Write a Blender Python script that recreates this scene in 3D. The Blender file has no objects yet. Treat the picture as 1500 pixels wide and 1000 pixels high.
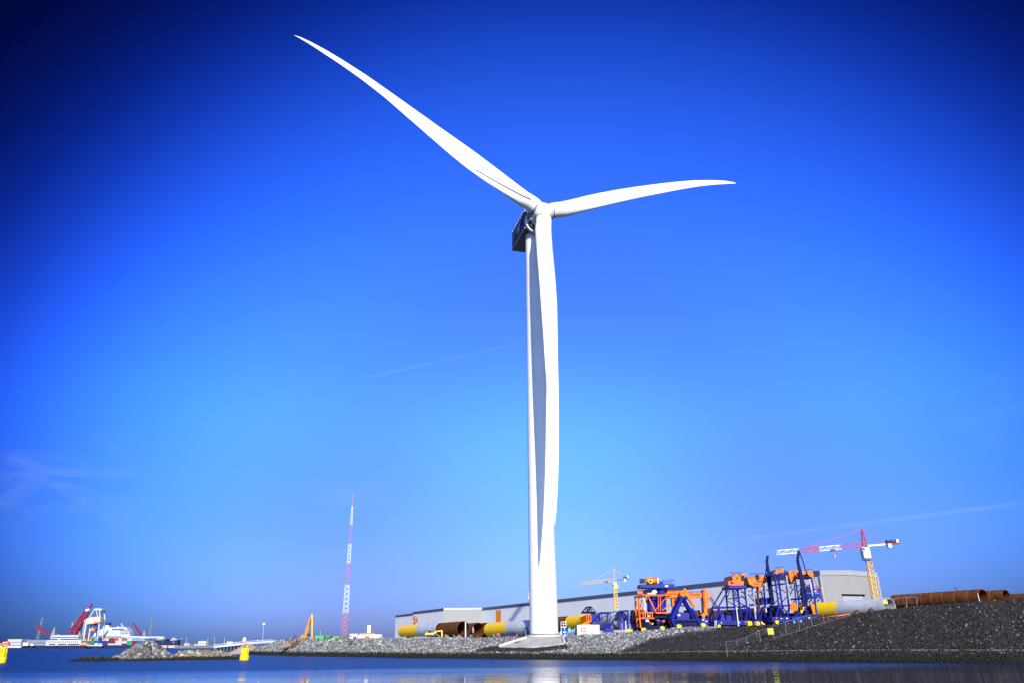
import bpy, math, random
import numpy as np
from mathutils import Vector
rad = math.radians
random.seed(4); rng = np.random.default_rng(4)
scene = bpy.context.scene
col = scene.collection

# ------------------------------------------------------------------ camera
F, PITCH, ROLL, EYE = 1085.0, rad(22.0), rad(0.7), 4.2      # focal length in px of a 1500 px wide frame
FW = Vector((0, math.cos(PITCH), math.sin(PITCH)))
UP0 = Vector((0, -math.sin(PITCH), math.cos(PITCH)))
RT0 = Vector((1, 0, 0))
RT = RT0 * math.cos(ROLL) - UP0 * math.sin(ROLL)
UP = UP0 * math.cos(ROLL) + RT0 * math.sin(ROLL)
O = Vector((0, 0, EYE))
cam = bpy.data.cameras.new('camera'); camo = bpy.data.objects.new('camera', cam); col.objects.link(camo)
cam.sensor_width = 36; cam.lens = F / 1500 * 36; cam.clip_start = 0.5; cam.clip_end = 30000
from mathutils import Matrix
camo.matrix_world = Matrix(((RT.x, UP.x, -FW.x, 0), (RT.y, UP.y, -FW.y, 0), (RT.z, UP.z, -FW.z, EYE), (0, 0, 0, 1)))
scene.camera = camo
scene.view_settings.view_transform = 'Standard'; scene.view_settings.look = 'None'
scene.view_settings.exposure = 0.35; scene.view_settings.gamma = 1.0
scene.cycles.max_bounces = 6

def ray(x, y): return FW + RT * ((x - 750) / F) - UP * ((y - 500) / F)
def P(x, y, Y):
    d = ray(x, y); return O + d * (Y / d.y)
def at_z(x, y, z):
    d = ray(x, y); return O + d * ((z - EYE) / d.z)
def mpp(x, y, Y): return (P(x + 1, y, Y) - P(x, y, Y)).length

# ------------------------------------------------------------------ sun and sky
SUN_EL, SUN_AZ = rad(21.5), rad(170.2)
sd = Vector((math.sin(SUN_AZ) * math.cos(SUN_EL), math.cos(SUN_AZ) * math.cos(SUN_EL), math.sin(SUN_EL)))
sun = bpy.data.lights.new('sun', 'SUN'); suno = bpy.data.objects.new('sun', sun); col.objects.link(suno)
sun.energy = 5.0; sun.angle = rad(0.5); sun.color = (1.0, 0.95, 0.87)
suno.rotation_euler = sd.to_track_quat('Z', 'Y').to_euler()
world = bpy.data.worlds.new('World'); scene.world = world; world.use_nodes = True
wn, wl = world.node_tree.nodes, world.node_tree.links
def wnode(t, **k):
    n = wn.new(t)
    for a, b in k.items(): setattr(n, a, b)
    return n
def wmath(op, a, b=None, c=None, clamp=False):
    n = wnode('ShaderNodeMath', operation=op, use_clamp=clamp)
    for i, q in enumerate((a, b, c)):
        if q is None: continue
        if isinstance(q, (int, float)): n.inputs[i].default_value = q
        else: wl.new(q, n.inputs[i])
    return n.outputs[0]
def wdot(vec, v):
    n = wnode('ShaderNodeVectorMath', operation='DOT_PRODUCT'); wl.new(vec, n.inputs[0]); n.inputs[1].default_value = v
    return n.outputs['Value']
sky = wnode('ShaderNodeTexSky', sky_type='NISHITA', sun_disc=False); sky.sun_elevation = SUN_EL; sky.sun_rotation = SUN_AZ
tc = wnode('ShaderNodeTexCoord'); D = tc.outputs['Generated']
# pale sky opposite the sun, with lens-like edge darkening painted in around it
bz = (math.sin(rad(3.5)) * math.cos(rad(8)), math.cos(rad(3.5)) * math.cos(rad(8)), math.sin(rad(8)))
ang = wmath('DIVIDE', wmath('ARCCOSINE', wdot(D, bz)), math.pi / 2)
def ramp(stops, fac):
    r = wnode('ShaderNodeValToRGB'); wl.new(fac, r.inputs[0]); e = r.color_ramp
    while len(e.elements) < len(stops): e.elements.new(0.5)
    for el, (p, c) in zip(e.elements, stops): el.position = p; el.color = (*c, 1)
    return r.outputs[0]
def smooth_ramp(keys, fac, full, n=30):
    "a colour ramp resampled smoothly (log scale) from a few angle keys"
    ks = np.array([k for k, _ in keys], float); lv = np.log(np.array([c for _, c in keys], float)); g = np.linspace(0, 1, n) * full; out = []
    fine = np.linspace(0, full, 400); sg = full / 38
    for t in g:
        w = np.exp(-.5 * ((fine - t) / sg) ** 2); w /= w.sum(); out.append((t / 90, tuple(float(np.exp((w * np.interp(fine, ks, lv[:, c])).sum())) for c in range(3))))
    return ramp(out, fac)
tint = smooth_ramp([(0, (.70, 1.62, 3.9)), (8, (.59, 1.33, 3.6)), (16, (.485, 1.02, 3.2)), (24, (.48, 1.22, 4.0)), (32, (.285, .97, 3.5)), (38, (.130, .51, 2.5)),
             (44, (.025, .11, .90)), (50, (.0045, .018, .19)), (56, (.004, .012, .10)), (64, (.1, .18, .5)), (74, (.70, 1.35, 2.7)), (90, (.82, 1.5, 2.9))], ang, 90, 32)  # last stops, behind the view, raised as bluish fill for shaded sides
sepz = wnode('ShaderNodeSeparateXYZ'); wl.new(D, sepz.inputs[0])
elev = wmath('DIVIDE', wmath('ARCSINE', wmath('MAXIMUM', sepz.outputs[2], 0.0)), math.pi / 2)
low = smooth_ramp([(0, (.72, .48, .52)), (3, (.80, .53, .53)), (8, (.78, .60, .48)), (16, (.96, .96, .96)), (24, (.90, .91, 1)), (32, (.80, .83, .96)), (46, (.76, .80, .92)), (60, (.76, .80, .92))], elev, 60, 32)      # haze over the horizon; upper stops paint the top darker
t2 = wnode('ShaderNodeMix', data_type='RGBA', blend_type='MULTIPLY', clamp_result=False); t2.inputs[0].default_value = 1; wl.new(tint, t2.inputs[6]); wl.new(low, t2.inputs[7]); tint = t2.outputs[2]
mul = wnode('ShaderNodeMix', data_type='RGBA', blend_type='MULTIPLY', clamp_result=False); mul.inputs[0].default_value = 1
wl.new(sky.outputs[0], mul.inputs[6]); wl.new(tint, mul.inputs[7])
# dull band of sea mist low over the left part of the horizon
sep = wnode('ShaderNodeSeparateXYZ'); wl.new(D, sep.inputs[0])
lowm = wnode('ShaderNodeMapRange', interpolation_type='SMOOTHSTEP'); wl.new(sep.outputs[2], lowm.inputs[0])
for i, q in zip((1, 2, 3, 4), (0.015, 0.13, 1, 0)): lowm.inputs[i].default_value = q
lefm = wnode('ShaderNodeMapRange', interpolation_type='SMOOTHSTEP'); wl.new(wmath('ABSOLUTE', sep.outputs[0]), lefm.inputs[0])
for i, q in zip((1, 2, 3, 4), (0.26, 0.66, 0, 1)): lefm.inputs[i].default_value = q
mist = wnode('ShaderNodeMix', data_type='RGBA', blend_type='MULTIPLY')
wl.new(wmath('MULTIPLY', lowm.outputs[0], lefm.outputs[0]), mist.inputs[0]); wl.new(mul.outputs[2], mist.inputs[6]); mist.inputs[7].default_value = (.62, .62, .62, 1)
# faint cirrus wisps and two contrails
mp = wnode('ShaderNodeMapping'); mp.inputs['Scale'].default_value = (5, 5, 13); mp.inputs['Rotation'].default_value = (0.2, 0.5, 0); wl.new(D, mp.inputs[0])
nz = wnode('ShaderNodeTexNoise'); nz.inputs['Scale'].default_value = 1.3; nz.inputs['Detail'].default_value = 9; nz.inputs['Distortion'].default_value = 1.6; wl.new(mp.outputs[0], nz.inputs[0])
wis = wnode('ShaderNodeMapRange', interpolation_type='SMOOTHSTEP'); wl.new(nz.outputs[0], wis.inputs[0])
for i, q in zip((1, 2, 3, 4), (0.56, 0.8, 0, 1)): wis.inputs[i].default_value = q
band = wnode('ShaderNodeMapRange', interpolation_type='SMOOTHSTEP'); wl.new(sep.outputs[2], band.inputs[0])
for i, q in zip((1, 2, 3, 4), (0.36, 0.2, 0, 1)): band.inputs[i].default_value = q
def contrail(p0, p1, width, amt):
    a, b = ray(*p0).normalized(), ray(*p1).normalized()
    n = a.cross(b).normalized(); m = (a + b).normalized(); half = a.dot(m)
    line = wnode('ShaderNodeMapRange', interpolation_type='SMOOTHSTEP'); wl.new(wmath('ABSOLUTE', wdot(D, n)), line.inputs[0])
    for i, q in zip((1, 2, 3, 4), (0.0, width, amt, 0)): line.inputs[i].default_value = q
    ends = wnode('ShaderNodeMapRange', interpolation_type='SMOOTHSTEP'); wl.new(wdot(D, m), ends.inputs[0])
    for i, q in zip((1, 2, 3, 4), (half, half + (1 - half) * .7, 0, 1)): ends.inputs[i].default_value = q
    return wmath('MULTIPLY', line.outputs[0], ends.outputs[0])
patch = None
for px_, py_, deg, amt in ((150, 705, 4.0, 1.0), (38, 712, 3.0, .9), (505, 752, 4.2, .55), (1475, 600, 4.0, .3)):      # where the thin cirrus hangs
    c_ = math.cos(rad(deg)); pm = wnode('ShaderNodeMapRange', interpolation_type='SMOOTHSTEP'); wl.new(wdot(D, ray(px_, py_).normalized()), pm.inputs[0])
    for i, q in zip((1, 2, 3, 4), (c_, 1 - (1 - c_) * .05, 0, amt)): pm.inputs[i].default_value = q
    patch = pm.outputs[0] if patch is None else wmath('ADD', patch, pm.outputs[0])
wis.inputs[1].default_value = .42; wis.inputs[2].default_value = .74
wf = wmath('MULTIPLY', wmath('MULTIPLY', wis.outputs[0], patch), 0.12)
wf = wmath('ADD', wf, wmath('MULTIPLY', contrail((520, 556), (770, 500), .003, .10), nz.outputs[0]))
wf = wmath('ADD', wf, wmath('MULTIPLY', contrail((1040, 795), (1560, 728), .0045, .13), nz.outputs[0]))
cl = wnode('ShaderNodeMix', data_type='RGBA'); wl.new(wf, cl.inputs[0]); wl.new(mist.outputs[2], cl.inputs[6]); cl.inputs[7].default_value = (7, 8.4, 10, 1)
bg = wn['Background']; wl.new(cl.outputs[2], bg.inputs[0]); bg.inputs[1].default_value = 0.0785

# ------------------------------------------------------------------ materials
def mat(name, rgb, rough=.55, var=.18, scale=.8, metal=0, streak=0, dirt=None, bump=0, wave=None, spec=.22):
    m = bpy.data.materials.new(name); m.use_nodes = True
    n, l = m.node_tree.nodes, m.node_tree.links; b = n['Principled BSDF']
    b.inputs['Roughness'].default_value = rough; b.inputs['Metallic'].default_value = metal; b.inputs['Specular IOR Level'].default_value = spec
    t = n.new('ShaderNodeTexCoord'); mp = n.new('ShaderNodeMapping'); l.new(t.outputs['Object'], mp.inputs[0])
    mp.inputs['Scale'].default_value = (1, 1, .25 if streak else 1)
    z = n.new('ShaderNodeTexNoise'); z.inputs['Scale'].default_value = scale; z.inputs['Detail'].default_value = 6; z.inputs['Roughness'].default_value = .62; l.new(mp.outputs[0], z.inputs[0])
    r = n.new('ShaderNodeValToRGB'); l.new(z.outputs[0], r.inputs[0])
    lo = dirt if dirt else tuple(c * (1 - var) for c in rgb)
    r.color_ramp.elements[0].position = .32; r.color_ramp.elements[0].color = (*lo, 1)
    r.color_ramp.elements[1].position = .62; r.color_ramp.elements[1].color = (*[min(1, c * (1 + var * .35)) for c in rgb], 1)
    l.new(r.outputs[0], b.inputs['Base Color'])
    if wave:
        w = n.new('ShaderNodeTexWave'); w.wave_type = 'BANDS'; w.bands_direction = 'X'; w.inputs['Scale'].default_value = wave; l.new(t.outputs['Object'], w.inputs[0])
        bp = n.new('ShaderNodeBump'); bp.inputs['Strength'].default_value = .35; bp.inputs['Distance'].default_value = .05; l.new(w.outputs[1], bp.inputs['Height']); l.new(bp.outputs[0], b.inputs['Normal'])
    elif bump:
        bp = n.new('ShaderNodeBump'); bp.inputs['Strength'].default_value = bump; bp.inputs['Distance'].default_value = .08; l.new(z.outputs[0], bp.inputs['Height']); l.new(bp.outputs[0], b.inputs['Normal'])
    return m
M = dict(
    white=mat('turbine_white', (.74, .74, .74), .35, .05, .15),
    blade=mat('blade_white', (.78, .78, .78), .3, .04, .1),
    seam=mat('dark_seam', (.03, .03, .03), .6),
    nac=mat('nacelle_grey', (.085, .088, .095), .45, .1, .4, dirt=(.06, .062, .067)),
    nacband=mat('nacelle_pale_band', (.42, .42, .41), .45, .1, .4),
    darkmetal=mat('dark_metal', (.03, .033, .04), .5, .4),
    grille=mat('black_grille', (.012, .012, .014), .6),
    rail=mat('galvanised_rail', (.45, .46, .47), .45, .2, 2, metal=.4),
    yellow=mat('yellow_coat', (1.0, .60, .003), .42, .1, .35, dirt=(.96, .56, .004)),
    greypipe=mat('pale_grey_coat', (.56, .58, .58), .45, .1, .3, dirt=(.45, .46, .46)),
    rust=mat('rusty_steel', (.155, .047, .008), .85, .5, .55, dirt=(.070, .019, .004), bump=.3),
    rustlite=mat('rust_weld_band', (.24, .115, .04), .85, .3, 1),
    rustin=mat('rust_inside', (.10, .045, .018), .9, .5, .5),
    blue=mat('royal_blue_paint', (.011, .019, .26), .45, .28, .6, dirt=(.008, .011, .13), spec=.15),
    navy=mat('navy_paint', (.0035, .0055, .050), .5, .3, .6, spec=.08),
    orange=mat('orange_paint', (.82, .165, .004), .45, .2, .7, dirt=(.58, .10, .004)),
    redorange=mat('faded_red_orange_paint', (.60, .10, .02), .5, .25, .8),
    cladding=mat('brightened_grey_cladding', (.84, .82, .79), .5, .06, .05, wave=2.2),  # long walls: colour lightened to make up for the grazing sun
    claddingdark=mat('darkened_cladding', (.275, .268, .255), .5, .06, .05, wave=2.2),  # same cladding, darkened in colour to tone down the sun-facing end walls
    trim=mat('slate_blue_trim', (.085, .10, .16), .5, .1, .2),
    trimgrey=mat('grey_eaves_trim', (.30, .30, .31), .5, .1, .2),
    roof=mat('grey_roof', (.30, .31, .32), .6, .1, .2),
    logo=mat('orange_sign_paint', (.85, .25, .03), .5, .05),
    doorgrey=mat('grey_shutter', (.33, .34, .35), .5, .1, .5),
    black=mat('black_opening', (.008, .008, .008), .8),
    concrete=mat('pale_concrete', (.46, .415, .35), .85, .14, .25, dirt=(.36, .325, .28), bump=.25),
    conclip=mat('light_concrete_edge', (.56, .51, .42), .85, .12, .4),
    lattice=mat('yellow_lattice_paint', (.72, .44, .08), .5, .2, .8),
    tan=mat('sun_faded_yellow_paint', (.46, .34, .17), .5, .2, .8),
    red=mat('crane_red', (.50, .02, .04), .5, .2, .6),
    mastpink=mat('faded_mast_red', (.46, .16, .22), .6, .2, .6), mastwhite=mat('faded_mast_white', (.66, .68, .74), .6, .1, .6),
    fencegrey=mat('weathered_fence_grey', (.20, .20, .20), .6, .2, 2),
    darkred=mat('deep_crane_red', (.26, .016, .05), .5, .25, .3),
    cranewhite=mat('crane_white', (.78, .78, .80), .45, .08, .5),
    glass=mat('dark_glass', (.02, .03, .04), .1, .1),
    boxwhite=mat('white_container_paint', (.60, .60, .58), .5, .08, .4, dirt=(.50, .49, .46)),
    excav=mat('excavator_orange', (.55, .21, .012), .5, .2, 1),
    excyel=mat('excavator_yellow', (.80, .48, .06), .5, .15, 1),
    track=mat('track_rubber', (.035, .03, .028), .9),
    green=mat('bright_green_paint', (.06, .42, .08), .5, .25, 1),
    dkgreen=mat('dark_green_paint', (.01, .14, .07), .5, .2, 1),
    slate=mat('slate_grey_paint', (.10, .12, .14), .5, .2, 1),
    steelblue=mat('steel_blue_paint', (.06, .11, .20), .5, .2, 1),
    midblue=mat('mid_blue_plastic', (.03, .17, .60), .4, .2, 1),
    skyblue=mat('sky_blue_plastic', (.10, .38, .75), .4, .15, 1),
    brown=mat('brown_debris', (.12, .055, .03), .9, .5, 1.2),
    tanroof=mat('tan_roof', (.36, .24, .15), .8, .2, .6),
    sand=mat('sand', (.50, .40, .26), .95, .14, .4, bump=.3),
    quay=mat('quay_concrete', (.17, .16, .15), .9, .3, .08),
    shipwhite=mat('ship_white', (.47, .47, .44), .5, .06, .1),
    shipnavy=mat('ship_navy_hull', (.010, .018, .07), .45, .2, .05),
    shipgrey=mat('ship_grey', (.20, .22, .25), .5, .12, .1),
    buoy=mat('buoy_yellow', (.85, .58, .01), .4, .12, .8, dirt=(.70, .42, .01)),
    signyel=mat('fluorescent_yellow_sign', (.80, .85, .03), .5, .05),
    maroon=mat('maroon_container', (.16, .012, .02), .55, .2, .5),
    cred=mat('red_container', (.55, .035, .03), .55, .15, .5),
    salmon=mat('salmon_container', (.55, .26, .19), .55, .15, .5),
    cream=mat('cream_container', (.46, .42, .33), .55, .1, .5),
    cgrey=mat('grey_container', (.40, .43, .46), .55, .12, .5),
    cblue=mat('blue_container', (.012, .075, .36), .55, .15, .5),
    cnavy=mat('navy_container', (.01, .03, .16), .55, .15, .5),
    cteal=mat('teal_container', (.15, .30, .36), .55, .15, .5),
    cbrown=mat('brown_container', (.26, .09, .05), .55, .15, .5),
    cgreen=mat('green_container', (.02, .25, .13), .55, .15, .5),
    corange=mat('orange_container', (.55, .28, .08), .55, .15, .5),
    lamp=mat('lamp_head_grey', (.5, .5, .5), .4),
    wood=mat('weathered_wood', (.24, .18, .12), .9, .3, 2),
    boatorange=mat('pilot_boat_orange', (.80, .14, .03), .45, .1, .4),
)

# ------------------------------------------------------------------ mesh kit
BASE = {}
SPLIT = set('pipework flange_joint weld_ring grille motor counterweight counter_jib winch white_plate white_panel orange_fitting rusty_upright lamp_head blue_housing orange_housing orange_prongs dark_prongs pier access_strut white_winch gantry_post boom_post dark_machinery machinery top_cover orange_lobe cap_beam hose base_frame dark_web deck_opening side_block roof_cooler vent corner_trim dark_underside cradle window orange_head end_drum hinge_arm kerb'.split())
class MB:
    def __init__(s): s.v = []; s.f = []; s.c = []
    def add(s, vs, fs):
        s.c.append((len(s.v), len(s.f))); k = len(s.v); s.v += [Vector(q) for q in vs]; s.f += [tuple(i + k for i in f) for f in fs]; return s
    def box(s, c, size, rz=0, chamfer=0):
        hx, hy, hz = size[0] / 2, size[1] / 2, size[2] / 2; ca, sa = math.cos(rz), math.sin(rz); vs = []
        for z, g in ((-hz, 0), (hz - chamfer, 0), (hz, chamfer)) if chamfer else ((-hz, 0), (hz, 0)):
            for x, y in ((-hx + g, -hy + g), (hx - g, -hy + g), (hx - g, hy - g), (-hx + g, hy - g)):
                vs.append(Vector(c) + Vector((x * ca - y * sa, x * sa + y * ca, z)))
        n = len(vs) // 4; fs = [(3, 2, 1, 0), tuple(range(4 * n - 4, 4 * n))]
        for r in range(n - 1):
            for i in range(4): fs.append((4 * r + i, 4 * r + (i + 1) % 4, 4 * r + 4 + (i + 1) % 4, 4 * r + 4 + i))
        return s.add(vs, fs)
    def bar(s, a, b, w, d=None):
        a, b = Vector(a), Vector(b); d = d or w; t = (b - a)
        if t.length < 1e-6: return s
        t.normalize(); u = t.cross(Vector((0, 1, 0)))
        if u.length < .15: u = t.cross(Vector((0, 0, 1)))
        u.normalize(); v = t.cross(u).normalized(); vs = []
        for p in (a, b):
            for i, j in ((-1, -1), (1, -1), (1, 1), (-1, 1)): vs.append(p + u * (i * w / 2) + v * (j * d / 2))
        return s.add(vs, [(3, 2, 1, 0), (4, 5, 6, 7)] + [(i, (i + 1) % 4, 4 + (i + 1) % 4, 4 + i) for i in range(4)])
    def tube(s, a, b, r, r2=None, n=12, cap=True):
        a, b = Vector(a), Vector(b); r2 = r if r2 is None else r2; t = (b - a).normalized()
        u = t.cross(Vector((0, 0, 1)))
        if u.length < .1: u = t.cross(Vector((1, 0, 0)))
        u.normalize(); v = t.cross(u); vs = []
        for p, q in ((a, r), (b, r2)):
            for i in range(n):
                th = 2 * math.pi * i / n; vs.append(p + (u * math.cos(th) + v * math.sin(th)) * q)
        fs = [(i, (i + 1) % n, n + (i + 1) % n, n + i) for i in range(n)]
        if cap: fs += [tuple(range(n))[::-1], tuple(range(n, 2 * n))]
        return s.add(vs, fs)
    def pipe(s, a, b, ro, ri, n=40):
        a, b = Vector(a), Vector(b); t = (b - a).normalized(); u = t.cross(Vector((0, 0, 1))).normalized(); v = t.cross(u); vs = []
        for p, q in ((a, ro), (b, ro), (b, ri), (a, ri)):
            for i in range(n):
                th = 2 * math.pi * i / n; vs.append(p + (u * math.cos(th) + v * math.sin(th)) * q)
        fs = [(k * n + i, k * n + (i + 1) % n, ((k + 1) % 4) * n + (i + 1) % n, ((k + 1) % 4) * n + i) for k in range(4) for i in range(n)]
        return s.add(vs, fs)
    def prism(s, pts, vec):
        pts = [Vector(p) for p in pts]; n = len(pts); vec = Vector(vec)
        vs = pts + [p + vec for p in pts]
        return s.add(vs, [tuple(range(n))[::-1], tuple(range(n, 2 * n))] + [(i, (i + 1) % n, n + (i + 1) % n, n + i) for i in range(n)])
    def lathe(s, prof, o, n=24):
        vs = []; o = Vector(o)
        for r, z in prof:
            for i in range(n):
                th = 2 * math.pi * i / n; vs.append(o + Vector((r * math.cos(th), r * math.sin(th), z)))
        fs = [(k * n + i, k * n + (i + 1) % n, (k + 1) * n + (i + 1) % n, (k + 1) * n + i) for k in range(len(prof) - 1) for i in range(n)]
        m = len(prof) - 1
        return s.add(vs, fs + [tuple(range(n))[::-1], tuple(range(m * n, m * n + n))])
    def ball(s, c, r, n=14, sz=(1, 1, 1)):
        c = Vector(c); m = n // 2; vs = []
        for k in range(1, m):
            ph = math.pi * k / m
            for i in range(n):
                th = 2 * math.pi * i / n
                vs.append(c + Vector((r * sz[0] * math.sin(ph) * math.cos(th), r * sz[1] * math.sin(ph) * math.sin(th), r * sz[2] * math.cos(ph))))
        t, b = len(vs), len(vs) + 1; vs += [c + Vector((0, 0, r * sz[2])), c - Vector((0, 0, r * sz[2]))]
        fs = [(k * n + i, (k + 1) * n + i, (k + 1) * n + (i + 1) % n, k * n + (i + 1) % n) for k in range(m - 2) for i in range(n)]
        fs += [(t, i, (i + 1) % n) for i in range(n)] + [(b, (m - 2) * n + (i + 1) % n, (m - 2) * n + i) for i in range(n)]
        return s.add(vs, fs)
    # pixel-placed members (x, y in the 1500 x 1000 photo, at depth Y; w in px)
    def pb(s, x0, y0, x1, y1, w, Y, Y1=None, dd=None):
        q = w * mpp((x0 + x1) / 2, (y0 + y1) / 2, Y)
        return s.bar(P(x0, y0, Y), P(x1, y1, Y if Y1 is None else Y1), q, dd)
    def pt(s, x0, y0, x1, y1, w, Y, Y1=None, n=10):
        q = w * mpp((x0 + x1) / 2, (y0 + y1) / 2, Y) / 2
        return s.tube(P(x0, y0, Y), P(x1, y1, Y if Y1 is None else Y1), q, n=n)
    def pbox(s, x0, y0, x1, y1, Y, depth, chamfer=0, rz=0):
        a = P(x0, (y0 + y1) / 2, Y); b = P(x1, (y0 + y1) / 2, Y); zt = P((x0 + x1) / 2, y0, Y).z; zb = P((x0 + x1) / 2, y1, Y).z
        return s.box(((a.x + b.x) / 2, Y + depth / 2, (zt + zb) / 2), (b.x - a.x, depth, zt - zb), rz, chamfer)
    def pprism(s, pts, Y, depth): return s.prism([P(x, y, Y) for x, y in pts], (0, depth, 0))
    def frame(s, bars, Y, D, w, ties=()):
        "a planar truss traced at depth Y, its twin D metres behind, and cross ties between"
        for b in bars:
            ww = b[4] if len(b) > 4 else w; q = ww * mpp(b[0], b[1], Y); a, c = P(b[0], b[1], Y), P(b[2], b[3], Y)
            s.tube(a, c, q / 2, n=8)
            if D: s.tube(a + Vector((0, D, 0)), c + Vector((0, D, 0)), q / 2, n=8)
        for x, y in ties:
            a = P(x, y, Y); s.tube(a, a + Vector((0, D, 0)), w * mpp(x, y, Y) * .4, n=8)
        return s
    def build(s, name, m, parent=None, smooth=False):
        if parent and name in SPLIT and 1 < len(s.c) < 60:
            o = None; ends = s.c[1:] + [(len(s.v), len(s.f))]
            for (v0, f0), (v1, f1) in zip(s.c, ends):
                q = MB(); q.v = s.v[v0:v1]; q.f = [tuple(i - v0 for i in f) for f in s.f[f0:f1]]; o = q.build(name, m, parent, smooth)
            return o
        base = BASE[parent.name] if parent else Vector((0, 0, 0))
        me = bpy.data.meshes.new(name); me.from_pydata([v - base for v in s.v], [], s.f); me.materials.append(M[m] if isinstance(m, str) else m)
        import bmesh
        bm = bmesh.new(); bm.from_mesh(me); bmesh.ops.recalc_face_normals(bm, faces=bm.faces); bm.to_mesh(me); bm.free()
        if smooth:
            me.polygons.foreach_set('use_smooth', [True] * len(me.polygons)); me.set_sharp_from_angle(angle=rad(40))
        o = bpy.data.objects.new(name, me); col.objects.link(o); BASE[o.name] = base
        if parent: o.parent = parent
        return o
def thing(name, label, cat, loc, group=None):
    o = bpy.data.objects.new(name, None); o.empty_display_size = .5; col.objects.link(o); o.location = loc; BASE[o.name] = Vector(loc)
    o['label'] = label; o['category'] = cat
    if group: o['group'] = group
    return o
def single(mb, name, m, label, cat, loc=None, group=None, smooth=False):
    "a thing that is one mesh, its origin at its base"
    if loc is None:
        zs = min(v.z for v in mb.v); loc = Vector((sum(v.x for v in mb.v) / len(mb.v), sum(v.y for v in mb.v) / len(mb.v), zs))
    loc = Vector(loc); mb.v = [v - loc for v in mb.v]; o = mb.build(name, m, None, smooth); o.location = loc; BASE[o.name] = loc
    o['label'] = label; o['category'] = cat
    if group: o['group'] = group
    return o
def structure(o): o['kind'] = 'structure'; return o
Vy = Vector((0, 1, 0))

# ------------------------------------------------------------------ the shore: terrain, water, far quay
# photo column, row of the waterline, row of the crest
SH = [(362, 957.6, 956.4), (372, 958.2, 951), (385, 958.7, 945.5), (400, 959, 940.5), (415, 959.3, 936.4), (440, 960, 936.6), (460, 960.4, 937.2), (500, 961, 937), (600, 963, 935), (700, 964, 935), (760, 965, 934), (830, 965.5, 932.4), (900, 966, 929),
      (950, 966.5, 925), (1000, 967.5, 921), (1083, 968.5, 917), (1137, 969, 914.5), (1197, 969.6, 906), (1250, 970, 901), (1307, 970.5, 892.4), (1360, 971, 887), (1450, 972, 880), (1500, 972, 876.5), (1620, 973, 872), (1800, 975, 868), (2100, 978, 866)]
SLOPE = 3.5
SHAZ, SHD0, SHDC, SHZC = [], [], [], []
for x, y0, yc in SH:
    g = at_z(x, y0, 0); d0 = math.hypot(g.x, g.y); d = ray(x, yc); t = d.z / math.hypot(d.x, d.y); dc = (EYE + d0 / SLOPE) / (1 / SLOPE - t)
    SHAZ.append(math.atan2(g.x, g.y)); SHD0.append(d0); SHDC.append(dc); SHZC.append(EYE + dc * t)
def shore(az): return tuple(float(np.interp(az, SHAZ, q)) for q in (SHD0, SHDC, SHZC))
def ground(az, d):
    d0, dc, zc = shore(az)
    if d <= dc: return (d - d0) / (dc - d0) * zc if d > d0 else (d - d0) / 6
    e = (zc - EYE) / dc; z = EYE + min(d, 1.6 * dc) * e - .12 * min(1, (d - dc) / 4)
    if d > 1.6 * dc: z += (min(z, 6.0) - z) * min(1, (d - 1.6 * dc) / (.5 * dc))
    return z
def gz(p): return ground(math.atan2(p.x, p.y), math.hypot(p.x, p.y))

azs = np.linspace(SHAZ[0], SHAZ[-1], 260)
vs, fs = [], []
fr = [('w', -14), ('w', -3), ('s', 0), ('s', .12), ('s', .25), ('s', .4), ('s', .55), ('s', .7), ('s', .85), ('s', 1)] + [('c', q) for q in (1.01, 1.03, 1.08, 1.2, 1.4, 1.6, 1.7, 1.85, 2.1, 2.6, 3.4, 6)]
for az in azs:
    d0, dc, zc = shore(az)
    for k, q in fr:
        d = d0 + q if k == 'w' else d0 + (dc - d0) * q if k == 's' else dc * q
        z = ground(az, d) + (math.sin(az * 310 + q * 9) * .03 + math.sin(az * 127 + q * 4) * .03 if k == 's' and 0 < q < 1 else 0)
        vs.append((d * math.sin(az), d * math.cos(az), z))
n = len(fr)
for i in range(len(azs) - 1):
    for j in range(n - 1): a = i * n + j; fs.append((a, a + 1, a + n + 1, a + n))
def tri_zone(mb_name, vs, fs, m):
    me = bpy.data.meshes.new(mb_name); me.from_pydata(vs, [], fs); me.materials.append(m); o = bpy.data.objects.new(mb_name, me); col.objects.link(o); BASE[o.name] = Vector((0, 0, 0)); return o

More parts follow.
